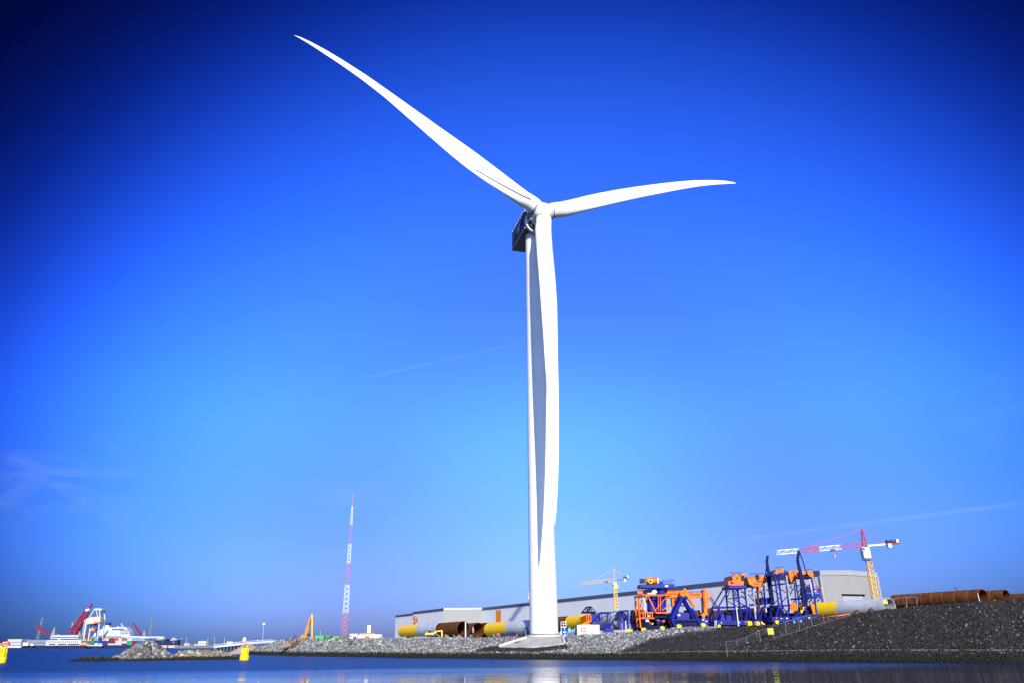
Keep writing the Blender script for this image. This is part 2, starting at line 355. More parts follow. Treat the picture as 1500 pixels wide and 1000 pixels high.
def stone_mat(name, rock=True):
    "stone whose kind is read from a per-stone attribute (0 dark basalt, 1 pale gravel); weed grows on whatever the tide wets"
    m = bpy.data.materials.new(name); m.use_nodes = True; n, l = m.node_tree.nodes, m.node_tree.links; b = n['Principled BSDF']; b.inputs['Roughness'].default_value = .92; b.inputs['Specular IOR Level'].default_value = .25
    at = n.new('ShaderNodeAttribute'); at.attribute_name = 'stone'
    sp = n.new('ShaderNodeSeparateColor'); l.new(at.outputs['Color'], sp.inputs[0])      # r: kind, g: random, b: how much lower the weed line is; alpha: sandy tone
    ge = n.new('ShaderNodeNewGeometry'); z = n.new('ShaderNodeTexNoise'); z.inputs['Scale'].default_value = 1.2; z.inputs['Detail'].default_value = 8; l.new(ge.outputs['Position'], z.inputs[0])
    def rp(fac, stops):
        r = n.new('ShaderNodeValToRGB'); l.new(fac, r.inputs[0]); e = r.color_ramp
        while len(e.elements) < len(stops): e.elements.new(.5)
        for el, (p, c) in zip(e.elements, stops): el.position = p; el.color = (*c, 1)
        return r.outputs[0]
    if rock:
        pale = rp(sp.outputs[1], [(0, (.07, .068, .064)), (.35, (.145, .142, .135)), (.72, (.23, .225, .21)), (.92, (.36, .345, .31)), (1, (.47, .45, .41))])
        dark = rp(sp.outputs[1], [(0, (.010, .008, .007)), (.5, (.021, .0175, .015)), (.87, (.040, .034, .030)), (.955, (.095, .088, .08)), (1, (.21, .20, .185))])
    else:
        pale = rp(z.outputs[0], [(.3, (.16, .155, .145)), (.7, (.27, .26, .25))])
        dark = rp(z.outputs[0], [(.3, (.021, .016, .0135)), (.6, (.038, .031, .026)), (.75, (.058, .048, .041))])
    mx = n.new('ShaderNodeMix'); mx.data_type = 'RGBA'; l.new(sp.outputs[0], mx.inputs[0]); l.new(dark, mx.inputs[6]); l.new(pale, mx.inputs[7])
    so = n.new('ShaderNodeSeparateXYZ'); l.new(ge.outputs['Position'], so.inputs[0])
    wob = n.new('ShaderNodeMath'); wob.operation = 'MULTIPLY_ADD'; l.new(z.outputs[0], wob.inputs[0]); wob.inputs[1].default_value = 1.1; zz = n.new('ShaderNodeMath'); zz.operation = 'ADD'; l.new(so.outputs[2], zz.inputs[0]); l.new(sp.outputs[2], zz.inputs[1]); l.new(zz.outputs[0], wob.inputs[2])
    weed = n.new('ShaderNodeMapRange'); l.new(wob.outputs[0], weed.inputs[0])
    for i, q in zip((1, 2, 3, 4), (1.75, 2.25, 1, 0)): weed.inputs[i].default_value = q
    wet = n.new('ShaderNodeMapRange'); l.new(wob.outputs[0], wet.inputs[0])
    for i, q in zip((1, 2, 3, 4), (.9, 1.5, 0, 1)): wet.inputs[i].default_value = q
    wc = n.new('ShaderNodeMix'); wc.data_type = 'RGBA'; l.new(wet.outputs[0], wc.inputs[0]); wc.inputs[6].default_value = (.010, .010, .008, 1)
    gr = rp(z.outputs[0], [(.35, (.009, .009, .004)), (.5, (.011, .016, .004)), (.66, (.030, .028, .013))]); l.new(gr, wc.inputs[7])
    m2 = n.new('ShaderNodeMix'); m2.data_type = 'RGBA'; wm = n.new('ShaderNodeMix'); wm.data_type = 'RGBA'; wm.blend_type = 'MULTIPLY'; l.new(at.outputs['Alpha'], wm.inputs[0]); l.new(mx.outputs[2], wm.inputs[6]); wm.inputs[7].default_value = (1.25, 1.08, .80, 1)
    l.new(weed.outputs[0], m2.inputs[0]); l.new(wm.outputs[2], m2.inputs[6]); l.new(wc.outputs[2], m2.inputs[7])
    l.new(m2.outputs[2], b.inputs['Base Color'])
    z2 = n.new('ShaderNodeTexNoise'); z2.inputs['Scale'].default_value = 5; z2.inputs['Detail'].default_value = 4; l.new(ge.outputs['Position'], z2.inputs[0])
    bp = n.new('ShaderNodeBump'); bp.inputs['Strength'].default_value = .5; bp.inputs['Distance'].default_value = .15; l.new(z2.outputs[0], bp.inputs['Height']); l.new(bp.outputs[0], b.inputs['Normal'])
    return m
M['ground'] = stone_mat('embankment_stone', False); M['stone'] = stone_mat('loose_stone', True)

def px_of(p):
    d = Vector(p) - O; z = d.dot(FW); return 750 + F * d.dot(RT) / z, 500 - F * d.dot(UP) / z
def paleness(x, y):
    "1 where pale gravel was tipped, 0 where the dike is dark basalt or asphalt (photo x, y)"
    if x < 690: return 1.0
    if 697 < x < 832 and y > np.interp(x, [697, 731, 830, 832], [950, 943, 938, 944]):
        if y < np.interp(x, [697, 785, 850], [956, 956, 949]): return 0.0
    edge = np.interp(y, [916, 921, 926, 935, 953], [1062, 1030, 1000, 950, 905])
    return float(np.clip((edge - x) / 12 + .5, 0, 1))
terrain = structure(tri_zone('embankment', vs, fs, M['ground']))
ca = terrain.data.color_attributes.new('stone', 'FLOAT_COLOR', 'POINT')
cols = np.ones((len(vs), 4), np.float32)
for i, v in enumerate(vs): q = px_of(v); cols[i] = (paleness(*q), .5, 0, 0)
ca.data.foreach_set('color', cols.ravel())

# loose stones
def icosa():
    t = (1 + 5 ** .5) / 2
    v = np.array([(-1, t, 0), (1, t, 0), (-1, -t, 0), (1, -t, 0), (0, -1, t), (0, 1, t), (0, -1, -t), (0, 1, -t), (t, 0, -1), (t, 0, 1), (-t, 0, -1), (-t, 0, 1)]) / math.hypot(1, t)
    f = np.array([(0, 11, 5), (0, 5, 1), (0, 1, 7), (0, 7, 10), (0, 10, 11), (1, 5, 9), (5, 11, 4), (11, 10, 2), (10, 7, 6), (7, 1, 8), (3, 9, 4), (3, 4, 2), (3, 2, 6), (3, 6, 8), (3, 8, 9), (4, 9, 5), (2, 4, 11), (6, 2, 10), (8, 6, 7), (9, 8, 1)])
    return v, f
IV, IF = icosa()
def rocks(name, pts, sizes, kind, loc=None, weed=0, warm=0):
    n = len(pts); pts = np.array(pts); jit = 1 + rng.uniform(-.32, .28, (n, 12, 1)); q = rng.normal(size=(n, 4)); q /= np.linalg.norm(q, axis=1)[:, None]
    w, x, y, z = q.T
    Rm = np.stack([1-2*(y*y+z*z), 2*(x*y-z*w), 2*(x*z+y*w), 2*(x*y+z*w), 1-2*(x*x+z*z), 2*(y*z-x*w), 2*(x*z-y*w), 2*(y*z+x*w), 1-2*(x*x+y*y)], 1).reshape(n, 3, 3)
    sc = rng.uniform(.65, 1.25, (n, 1, 3)) * np.array(sizes)[:, None, None] / 2
    V = np.einsum('nij,nkj->nki', Rm, IV[None] * jit * sc) + pts[:, None, :]
    loc = np.zeros(3) if loc is None else np.array(loc)
    V = (V - loc).reshape(-1, 3).astype(np.float32); Fc = (IF[None] + (np.arange(n) * 12)[:, None, None]).reshape(-1, 3).astype(np.int32)
    me = bpy.data.meshes.new(name); me.vertices.add(len(V)); me.vertices.foreach_set('co', V.ravel()); me.loops.add(Fc.size); me.loops.foreach_set('vertex_index', Fc.ravel())
    me.polygons.add(len(Fc)); me.polygons.foreach_set('loop_start', np.arange(0, Fc.size, 3, dtype=np.int32)); me.polygons.foreach_set('loop_total', np.full(len(Fc), 3, np.int32)); me.update(calc_edges=True)
    c = me.color_attributes.new('stone', 'FLOAT_COLOR', 'POINT'); cc = np.ones((n, 12, 4), np.float32); cc[:, :, 0] = np.array(kind)[:, None]; cc[:, :, 1] = rng.random(n)[:, None]; cc[:, :, 2] = weed; cc[:, :, 3] = warm; c.data.foreach_set('color', cc.reshape(-1))
    me.materials.append(M['stone']); o = bpy.data.objects.new(name, me); col.objects.link(o); o.location = loc; BASE[o.name] = Vector(loc); return o
pts, sz, kd = [], [], []
APRON = [(730, 946.5), (776, 946.8), (829, 941), (826, 930), (771, 933)]
def in_poly(x, y, poly):
    c = False
    for i in range(len(poly)):
        (x0, y0), (x1, y1) = poly[i], poly[i - 1]
        if (y0 > y) != (y1 > y) and x < (x1 - x0) * (y - y0) / (y1 - y0) + x0: c = not c
    return c
tries = 0
while len(pts) < 36000 and tries < 110000:
    tries += 1
    px = rng.uniform(364, 1640)
    if px < 940 and rng.random() < .25: continue
    az = math.atan2(*(lambda g: (g.x, g.y))(at_z(px, 960, 0))); d0, dc, zc = shore(az)
    v = rng.uniform(-.03, 1.03); d = d0 + (dc - d0) * v; p = (d * math.sin(az), d * math.cos(az), ground(az, d)); q = px_of(p)
    if in_poly(q[0], q[1], APRON): continue
    k = 1.0 if rng.random() < paleness(*q) else 0.0
    dens = 1.0 if k else (.14 if q[0] < 1090 and v > .3 else .45 + .5 * (1 - v) * (q[0] > 1100))
    if p[2] < 2: dens = max(dens, .75)
    if rng.random() > dens: continue
    s = rng.uniform(.35, .95) * (1.25 if px < 560 else 1) if k else rng.uniform(.16, .44)
    pts.append((p[0], p[1], p[2] + s * rng.uniform(-.05, .22))); sz.append(s); kd.append(k)
o = rocks('loose_stones', pts, sz, kd); o['kind'] = 'stuff'; o['label'] = 'grey gravel and dark basalt stones covering the embankment slope'; o['category'] = 'stones'

# water
def water_mat():
    m = bpy.data.materials.new('sea_water'); m.use_nodes = True; n, l = m.node_tree.nodes, m.node_tree.links; b = n['Principled BSDF']
    b.inputs['Base Color'].default_value = (.002, .011, .045, 1); b.inputs['Roughness'].default_value = .05; b.inputs['IOR'].default_value = 1.33
    ge = n.new('ShaderNodeNewGeometry')
    def noise(sc, det, stretch):
        mp = n.new('ShaderNodeMapping'); mp.inputs['Scale'].default_value = stretch; l.new(ge.outputs['Position'], mp.inputs[0])
        z = n.new('ShaderNodeTexNoise'); z.inputs['Scale'].default_value = sc; z.inputs['Detail'].default_value = det; l.new(mp.outputs[0], z.inputs[0]); return z.outputs[0]
    sp = n.new('ShaderNodeSeparateXYZ'); l.new(ge.outputs['Position'], sp.inputs[0])
    big = noise(.02, 3, (.35, 1.6, 1))
    # sheltered water inshore of the spit lies calm, the fairway beyond is ruffled
    y = n.new('ShaderNodeMath'); y.operation = 'MULTIPLY_ADD'; l.new(big, y.inputs[0]); y.inputs[1].default_value = 70; l.new(sp.outputs[1], y.inputs[2])
    cm = n.new('ShaderNodeMapRange'); cm.interpolation_type = 'SMOOTHSTEP'; l.new(y.outputs[0], cm.inputs[0])
    for i, q in zip((1, 2, 3, 4), (130, 190, .0, 1.0)): cm.inputs[i].default_value = q
    rg = n.new('ShaderNodeMapRange'); l.new(cm.outputs[0], rg.inputs[0])
    for i, q in zip((3, 4), (.035, .36)): rg.inputs[i].default_value = q
    l.new(rg.outputs[0], b.inputs['Roughness']); bs = n.new('ShaderNodeMapRange'); l.new(cm.outputs[0], bs.inputs[0])
    for i, q in zip((3, 4), (.032, 1.0)): bs.inputs[i].default_value = q
    h = n.new('ShaderNodeMath'); h.operation = 'MULTIPLY_ADD'; l.new(noise(.9, 5, (.45, 1, 1)), h.inputs[0]); h.inputs[1].default_value = .5; l.new(noise(.22, 3, (.5, 1, 1)), h.inputs[2])
    bp = n.new('ShaderNodeBump'); bp.inputs['Distance'].default_value = .9; l.new(h.outputs[0], bp.inputs['Height']); l.new(bs.outputs[0], bp.inputs['Strength']); l.new(bp.outputs[0], b.inputs['Normal'])
    return m
structure(tri_zone('water', [(-14000, -60, 0), (14000, -60, 0), (14000, 16000, 0), (-14000, 16000, 0)], [(0, 1, 2, 3)], water_mat()))

# ------------------------------------------------------------------ wind turbine
HUB = P(795.3, 312, 213.0)
PSI, TILT, CONE, BEND = .402, .1707, .0546, 9.35
AX = Vector((math.sin(PSI) * math.cos(TILT), -math.cos(PSI) * math.cos(TILT), math.sin(TILT)))
E1 = Vector((math.cos(PSI), math.sin(PSI), 0)); E2 = E1.cross(AX)
if E2.z < 0: E2 = -E2
TW = Vector((8.0, 223.0, 5.55))
turb = thing('wind_turbine', 'huge white three-bladed wind turbine standing on a pale concrete apron at the water', 'wind turbine', TW)
zt = HUB.z - 3.05 - TW.z
prof = [(3.98, 0), (3.97, 12)]
for k in range(1, 9): prof.append((3.97 + (2.95 - 3.97) * k / 8, 12 + (zt - 12) * k / 8))
tower = MB().lathe(prof, TW, 64).build('tower', 'white', turb, True)
m = MB()
for k in (0, 2, 4, 6):
    r, z = prof[1 + k]; m.lathe([(r + .01, z - .035), (r + .03, z - .035), (r + .03, z + .035), (r + .01, z + .035)], TW, 64)
m.build('flange_joint', 'greypipe', tower, True)
MB().lathe([(4.05, 0), (4.25, 0), (4.25, .35), (4.0, .5)], TW, 64).build('base_flange', 'nac', tower, True)
# nacelle
nf = (TW + Vector((0, 0, HUB.z - TW.z)) - HUB); nf.z = 0; nf = -nf.normalized(); nr = Vector((-nf.y, nf.x, 0))     # nf: towards hub
if nr.x < 0: nr = -nr
NC = Vector((TW.x, TW.y, HUB.z))
def npt(a, b, c): return NC + nf * a + nr * b + Vector((0, 0, c))      # ahead, right, up
def nbox(mb, a0, a1, b0, b1, c0, c1, ch=0):
    vs = []
    for a, g in ((a0, ch), (a0 + ch, 0), (a1 - ch, 0), (a1, ch)) if ch else ((a0, 0), (a1, 0)):
        for b, c in ((b0 + g, c0 + g), (b1 - g, c0 + g), (b1 - g, c1 - g), (b0 + g, c1 - g)): vs.append(npt(a, b, c))
    n = len(vs) // 4; f = [(3, 2, 1, 0), tuple(range(4 * n - 4, 4 * n))]
    for r in range(n - 1):
        for i in range(4): f.append((4 * r + i, 4 * r + (i + 1) % 4, 4 * r + 4 + (i + 1) % 4, 4 * r + 4 + i))
    return mb.add(vs, f)
nac = nbox(MB(), -12.5, 4.0, -4.4, 4.4, -2.9, 4.2, .5).build('nacelle', 'nac', turb)
nbox(MB(), -12.3, 3.9, -4.46, 4.46, -2.84, -1.9).build('bottom_band', 'nacband', nac)
nbox(MB(), -7.4, -6.6, -4.48, -4.38, -1.8, 2.0).build('vent', 'grille', nac)
nbox(MB(), -11.9, -11.5, -4.48, -4.38, -1.4, 2.0).build('vent', 'grille', nac)
def ndisc(mb, a, c, r0, r1, off):
    ring = [npt(a + math.cos(t) * r, -4.42 - off, c + math.sin(t) * r) for r in ((r0, r1) if r0 else (r1,)) for t in np.linspace(0, 2 * math.pi, 24, endpoint=False)]
    n = 24
    return mb.add(ring, [(i, (i + 1) % n, n + (i + 1) % n, n + i) for i in range(n)] if r0 else [tuple(range(n))])
ndisc(MB(), -3.2, .8, 0, 1.9, .02).build('logo_disc', 'cblue', nac)
ndisc(MB(), -3.2, .8, 1.5, 1.68, .05).build('logo_ring', 'white', nac)
m = MB()
def nstroke(m, pts, w=.22):
    for (a0, c0), (a1, c1) in zip(pts, pts[1:]): m.bar(npt(a0, -4.48, c0), npt(a1, -4.48, c1), w, .04)
arc = lambda ca, cc, r, t0, t1: [(ca - math.cos(rad(t)) * r, cc + math.sin(rad(t)) * r) for t in np.linspace(t0, t1, 9)]
# script G and E (seen from the left flank the reading direction runs aft to fore)
nstroke(m, [(-3.75 + .5 * math.cos(rad(t)), .8 + .7 * math.sin(rad(t))) for t in range(40, 361, 40)] + [(-3.75, .8)])
nstroke(m, [(-2.2, 1.5), (-2.85, 1.5), (-2.85, .1), (-2.2, .1)]); nstroke(m, [(-2.85, .8), (-2.35, .8)])
m.build('logo_letters', 'white', nac)
m = MB()     # cooler and heli-hoist platform on the roof
nbox(m, -8.5, -1.5, -3.4, 3.4, 4.2, 6.2, .3); nbox(m, -11.8, -9, -3.8, 3.8, 4.2, 5.0)
m.build('roof_cooler', 'darkmetal', nac)
m = MB()
for a in np.linspace(-12, 3.2, 9):
    for b in (-4.1, 4.1): m.bar(npt(a, b, 4.2), npt(a, b, 5.5), .1)
for b in (-4.1, 4.1):
    for c in (4.85, 5.5): m.bar(npt(-12, b, c), npt(3.2, b, c), .1)
m.bar(npt(-10.5, -2, 5), npt(-10.5, -2, 8.2), .18); m.bar(npt(-10.5, -3, 7.6), npt(-10.5, -1, 7.6), .14)
m.build('roof_railing', 'rail', nac)
# generator drum with ribs between nacelle and hub
gd = MB().tube(npt(3.6, 0, .1), HUB - AX * 3.3, 4.0, 3.7, 40).build('generator', 'darkmetal', turb, True)
for q in (0.1, .38, .66):
    a = npt(4.0, 0, .1).lerp(HUB - AX * 3.6, q); b = npt(4.0, 0, .1).lerp(HUB - AX * 3.6, q + .17)
    MB().pipe(a, b, 4.45, 3.6, 40).build('cooling_rib', 'white', gd, True)
hub = MB(); hub.ball(HUB, 3.35, 32)
hub.tube(HUB - AX * 4.0, HUB - AX * .4, 3.0, 3.25, 32)
hub = hub.build('hub', 'white', turb, True)
m = MB()
for t in (-.7, -.1, .5): m.bar(HUB - AX * 2.4 - E1 * 3.3 + E2 * t * 2, npt(3.2, -4.3, -.6 + t), .26)
m.build('access_strut', 'cranewhite', hub)
# blades: stations (span, leading edge, trailing edge) in the rotor plane
BL = [(105.3, -3.48, [(8.2, -3.3, 2.3), (14.3, -3.35, 2.4), (20.5, -3.4, 2.6), (28.6, -3.3, 2.85), (36.8, -3.12, 2.8), (46, -2.8, 2.45), (56.2, -2.42, 2.08), (66.5, -1.91, 1.88), (76.7, -1.39, 1.63), (85.9, -.94, 1.41), (93.1, -.65, 1.1), (99.2, -.41, .69), (103.3, -.2, .36)]),
      (104.0, 114.66, [(8.1, -3.1, 2.5), (14.1, -3.0, 2.85), (20.2, -2.8, 3.35), (28.3, -2.42, 3.75), (36.4, -2.06, 3.85), (45.5, -1.65, 3.76), (55.6, -1.18, 3.62), (65.7, -.67, 3.48), (75.8, -.2, 3.22), (84.8, -.02, 2.75), (91.9, -.03, 2.21), (98, -.14, 1.52), (102, -.15, .68)]),
      (103.1, -125.04, [(8, -2.3, 3.8), (14, -2.3, 4.6), (20, -2.25, 5.1), (28, -2.05, 5.25), (36, -1.9, 4.9), (45.1, -1.75, 4.0), (55.1, -1.9, 2.75), (65.1, -2.2, 1.3), (75.1, -2.5, .4), (84.1, -2.4, 0), (91.1, -2.11, -.09), (97.1, -1.54, -.2), (101.1, -.72, -.1)])]
class Blade:
    def __init__(s, L, az, st):
        s.L = L; az = rad(az); s.sd = E1 * math.sin(az) - E2 * math.cos(az); s.nd = E1 * math.cos(az) + E2 * math.sin(az)
        s.S = [2.4, 4.5] + [q[0] for q in st] + [L - .5, L]; s.le = [-2.62, -2.66] + [q[1] for q in st] + [-.1, .02]; s.te = [2.62, 2.6] + [q[2] for q in st] + [.1, .06]
    def surf(s, sp, th, lift=0):
        le = float(np.interp(sp, s.S, s.le)); te = float(np.interp(sp, s.S, s.te)); half = (te - le) / 2; mid = (te + le) / 2
        k = float(np.interp(sp, [5, 30, 60, s.L], [1.0, .42, .26, .18])); air = float(np.interp(sp, [6, 26], [0, 1])); tw = rad(float(np.interp(sp, [10, 30, 70, 105], [0, 9, 3, 0])))
        x = math.cos(th); yy = math.sin(th) * min(half, 2.62 + .0 * half) * k * (1 - .75 * air * (1 + x) / 2)
        if sp < 6: yy = math.sin(th) * 2.62
        off = CONE * sp - BEND * (sp / 105) ** 2
        return HUB + s.sd * sp + s.nd * (mid + half * x) + AX * (off + yy - x * half * math.tan(tw) + lift)
    def mesh(s):
        N = 36; sp = list(np.linspace(2.4, 8, 5)) + list(np.linspace(9.5, s.L - 3, 60)) + [s.L - 2, s.L - 1.2, s.L - .6, s.L - .2, s.L]
        m = MB(); vs = [s.surf(q, 2 * math.pi * i / N) for q in sp for i in range(N)]
        return m.add(vs, [(k * N + i, k * N + (i + 1) % N, (k + 1) * N + (i + 1) % N, (k + 1) * N + i) for k in range(len(sp) - 1) for i in range(N)] + [tuple(range(N)), tuple(range((len(sp) - 1) * N, len(sp) * N))])
    def strip(s, s0, x0, s1, x1, w, lift=.05):
        m = MB(); A = []
        for t in np.linspace(0, 1, 16):
            sp = s0 + (s1 - s0) * t; th = math.acos(x0 + (x1 - x0) * t); half = float(np.interp(sp, s.S, s.te)) - float(np.interp(sp, s.S, s.le)); dth = w / half
            A += [s.surf(sp, th + dth, lift), s.surf(sp, th - dth, lift)]
        return m.add(A, [(2 * i, 2 * i + 1, 2 * i + 3, 2 * i + 2) for i in range(15)])
blades = []
for k, (L, az, st) in enumerate(BL):
    b = Blade(L, az, st); o = b.mesh().build('blade', 'blade', turb, True); blades.append(o)
    o['label'] = ['white blade hanging straight down in front of the tower', 'white blade reaching out to the right with a small red mark', 'long white blade reaching to the upper left with a dark line near its root'][k]
    if k == 0: b.strip(14, .80, 24, .84, .06).build('vortex_strip', 'nac', o)
    if k == 1: b.strip(9, .72, 24, .50, .07).build('vortex_strip', 'nac', o); b.strip(64.5, -.1, 66, .12, .32).build('red_marking', 'redorange', o)
    if k == 2: b.strip(5.6, .42, 26, .68, .42, .14).build('vortex_strip', 'seam', o)
    MB().pipe(HUB + b.sd * 2.62, HUB + b.sd * 2.9, 2.76, 2.4, 40).build('root_seal', 'seam', o, True)
# stairs to the tower door
Ys = 222.5; st = MB(); st.pbox(821.5, 917.3, 829.5, 918.4, Ys, 1.6)
for x in (821.8, 825.5, 829.2): st.pb(x, 910, x, 917.5, .5, Ys)
for y in (910, 913.6): st.pb(821.5, y, 829.5, y, .5, Ys)
st.pb(828.5, 918.4, 823.5, 924, .8, Ys); st.pb(823.5, 924, 823, 931, .8, Ys); st.pb(821.9, 918, 821.9, 931, .6, Ys)
st.build('access_stairs', 'cranewhite', turb)

# concrete apron (pavement) on the slope, flush lips and kerbs
def ap(x, y, lift=.25):
    d = ray(x, y); lo, hi = 100.0, 330.0
    h = math.hypot(d.x, d.y)
    for _ in range(50):
        mid = (lo + hi) / 2; p = O + d * (mid / h)
        if p.z > gz(p) + lift: lo = mid
        else: hi = mid
    return O + d * (lo / h)
front = [ap(x, y) for x, y in ((731, 946), (752, 946.8), (776, 946.8), (800, 945), (818, 942.6), (827, 941))]
backz = TW.z
mid = [ap(x, 933.3, .22) for x in (771.5, 780, 790, 802, 814, 824.5)]
far = [Vector((p.x + (p.x - TW.x) * .1, TW.y + 5, backz)) for p in mid]
m = MB(); n6 = 6
m.add(front + mid + far, [(i, i + 1, n6 + i + 1, n6 + i) for i in range(5)] + [(n6 + i, n6 + i + 1, 2 * n6 + i + 1, 2 * n6 + i) for i in range(5)])
dz = Vector((0, 0, 1.4)); m.add(front + [p - dz for p in front], [(i, i + 1, 6 + i + 1, 6 + i) for i in range(5)])
for a, b, c in ((front[0], mid[0], far[0]), (front[5], mid[5], far[5])): m.add([a, b, c, c - dz, b - dz, a - dz], [(0, 1, 4, 5), (1, 2, 3, 4)])
pav = structure(m.build('pavement', 'concrete'))
m = MB()
up = Vector((0, 0, .25))
for a, b in ((front[0], mid[0]), (front[5], mid[5])): m.bar(a + up * .6, b + up * .6, .5, .5)
m.build('kerb', 'conclip', pav)
m = MB().lathe([(4.3, -.4), (5.0, -.4), (5.0, .22), (4.3, .22)], TW, 48)
m.build('plinth', 'conclip', pav)
# concrete toe beam at the high-water line of the right-hand dike
m = MB(); pr = None
for x in range(905, 1640, 12):
    q = ap(x, float(np.interp(x, [905, 1000, 1250, 1500, 1640], [955.5, 953.6, 951.3, 951.5, 951.5])), .06)
    if pr: m.bar(pr, q, .16, .22)
    pr = q
structure(m.build('toe_kerb', 'quay'))

# ------------------------------------------------------------------ industrial halls
ZT = 30.0
U = Vector((.427, -.904, 0)); W = Vector((.904, .427, 0))       # U: along the hall towards us, W: across it
C0 = at_z(706, 889.5, ZT); D0 = at_z(1200, 835, ZT); C0.z = D0.z = 0
U = (D0 - C0).normalized(); W = Vector((-U.y, U.x, 0))
dE = ray(1284, 840); t = (D0.y * dE.x - D0.x * dE.y) / (W.x * dE.y - W.y * dE.x); E0 = D0 + W * t; Gm = D0 + W * (t / 2)
dr = ray(1240, 834.6); ridge = EYE + dr.z * math.hypot(Gm.x, Gm.y) / math.hypot(dr.x, dr.y)
B0 = C0 + W * t
def V3(p, z): return Vector((p.x, p.y, z))
hall = thing('factory_hall', 'very long pale grey factory hall with slate blue eaves behind the yard', 'factory hall', V3(D0, 3))
m = MB(); zb = 3
mid0 = C0 + W * (t / 2)
m.add([V3(C0, zb), V3(D0, zb), V3(D0, ZT - 2), V3(C0, ZT - 2)], [(0, 1, 2, 3)]); w1 = m.build('wall', 'cladding', hall)
m = MB().add([V3(D0, zb), V3(E0, zb), V3(E0, ZT - 2), V3(Gm, ridge - 2), V3(D0, ZT - 2)], [(0, 1, 2, 3, 4)]); w2 = m.build('wall', 'claddingdark', hall)
m = MB().add([V3(E0, zb), V3(B0, zb), V3(B0, ZT - 2), V3(E0, ZT - 2), V3(C0, zb), V3(C0, ZT - 2), V3(mid0, ridge - 2)], [(0, 1, 2, 3), (1, 4, 5, 6, 2)]); m.build('wall', 'cladding', hall)
MB().add([V3(D0, ZT), V3(C0, ZT), V3(mid0, ridge), V3(Gm, ridge), V3(E0, ZT), V3(B0, ZT)], [(0, 1, 2, 3), (3, 2, 5, 4)]).build('roof', 'roof', hall)
m = MB(); m.bar(V3(C0, ZT - 1) - W * .05, V3(D0, ZT - 1) - W * .05, 2.0, .5).build('eaves_trim', 'trim', hall)
m = MB()
for a, b in ((V3(D0, ZT - 1), V3(Gm, ridge - 1)), (V3(Gm, ridge - 1), V3(E0, ZT - 1))): m.prism([a + Vector((0, 0, 1.05)) + U * .02, b + Vector((0, 0, 1.05)) + U * .02, b - Vector((0, 0, 1)) + U * .02, a - Vector((0, 0, 1)) + U * .02], U * .3)
m.build('verge_trim', 'trimgrey', hall)
def wallpt(p0, dirv, x, y):
    "where the photo ray meets a vertical wall through p0 along dirv"
    d = ray(x, y); s = (p0.y * d.x - p0.x * d.y) / (dirv.x * d.y - dirv.y * d.x); q = p0 + dirv * s; k = math.hypot(q.x, q.y) / math.hypot(d.x, d.y); return Vector((q.x, q.y, EYE + d.z * k)), s
def wallrect(m, p0, dirv, nrm, x0, y0, x1, y1, thick, out=.0):
    a, _ = wallpt(p0, dirv, x0, (y0 + y1) / 2); b, _ = wallpt(p0, dirv, x1, (y0 + y1) / 2); zt_ = wallpt(p0, dirv, (x0 + x1) / 2, y0)[0].z; zb_ = wallpt(p0, dirv, (x0 + x1) / 2, y1)[0].z
    return m.prism([V3(a, zb_) + nrm * out, V3(b, zb_) + nrm * out, V3(b, zt_) + nrm * out, V3(a, zt_) + nrm * out], nrm * thick)
m = MB(); wallrect(m, D0, W, U, 1234.5, 872.5, 1264, 884, .25); dr_ = m.build('shutter_door', 'doorgrey', hall)
m = MB(); wallrect(m, D0, W, U, 1233, 869.6, 1265.5, 872.3, .5); m.build('lintel', 'black', dr_)
m = MB(); wallrect(m, C0, U, -W, 726.5, 893, 734, 912, .12); m.build('orange_stripe', 'logo', hall)
# corner post strips
m = MB(); m.bar(V3(D0, zb) - W * .1 + U * .1, V3(D0, ZT - 2) - W * .1 + U * .1, .6, .6); m.bar(V3(E0, zb) + U * .1, V3(E0, ZT - 2) + U * .1, .6, .6); m.build('corner_trim', 'trimgrey', hall)

# the lower hall at the left end with its end wall facing us
A1 = at_z(650, 890, ZT); A1.z = 0; A2 = C0 + U * .5 ; wd = (A2 - A1).normalized()
sA = wallpt(A1, -U, 605, 900)[1]; L1 = A1 - U * sA; sB = wallpt(A1, -U, 579.5, 905)[1]; L2 = A1 - U * sB
h2 = thing('workshop_hall', 'lower pale workshop hall with an orange emblem at the far left end of the factory', 'workshop', V3(A1, 3))
zl = wallpt(L1, -U, 592, 900)[0].z
MB().add([V3(A1, zb), V3(L1, zb), V3(L1, ZT - 1.9), V3(A1, ZT - 1.9)], [(0, 1, 2, 3)]).build('wall', 'cladding', h2)
mm = A1 + (A2 - A1) * 1.0
MB().add([V3(A1, zb), V3(A2, zb), V3(A2, ZT - 1.2), V3(A1, ZT - 1.2)], [(0, 1, 2, 3)]).build('wall', 'claddingdark', h2)
wdep = W * 40
MB().prism([V3(A1, ZT - .05), V3(L1, ZT - .05), V3(L1, ZT - .05) + wdep, V3(A2, ZT - .05) + W * 2], (0, 0, -.6)).build('roof', 'roof', h2)
MB().bar(V3(L1, ZT - .95) - W * .1, V3(A1, ZT - .95) - W * .1, 1.9, .5).build('eaves_trim', 'trim', h2)
MB().bar(V3(A1, ZT - .6) + U * .15, V3(A2, ZT - .6) + U * .15, 1.2, .4).build('verge_trim', 'greypipe', h2)
an = MB(); an.prism([V3(L1, 14 if False else zb + 3), V3(L2, zb + 3), V3(L2, zl), V3(L1, zl)], W * 14).build('annex', 'cladding', h2)
MB().bar(V3(L1, zl - .3) - W * .12, V3(L2, zl - .3) - W * .12, 1.7, .5).build('annex_trim', 'trim', h2)
m = MB()     # emblem: pinwheel of orange triangles
cx, cy, rx, ry = 608.4, 908.2, 4.0, 7.6
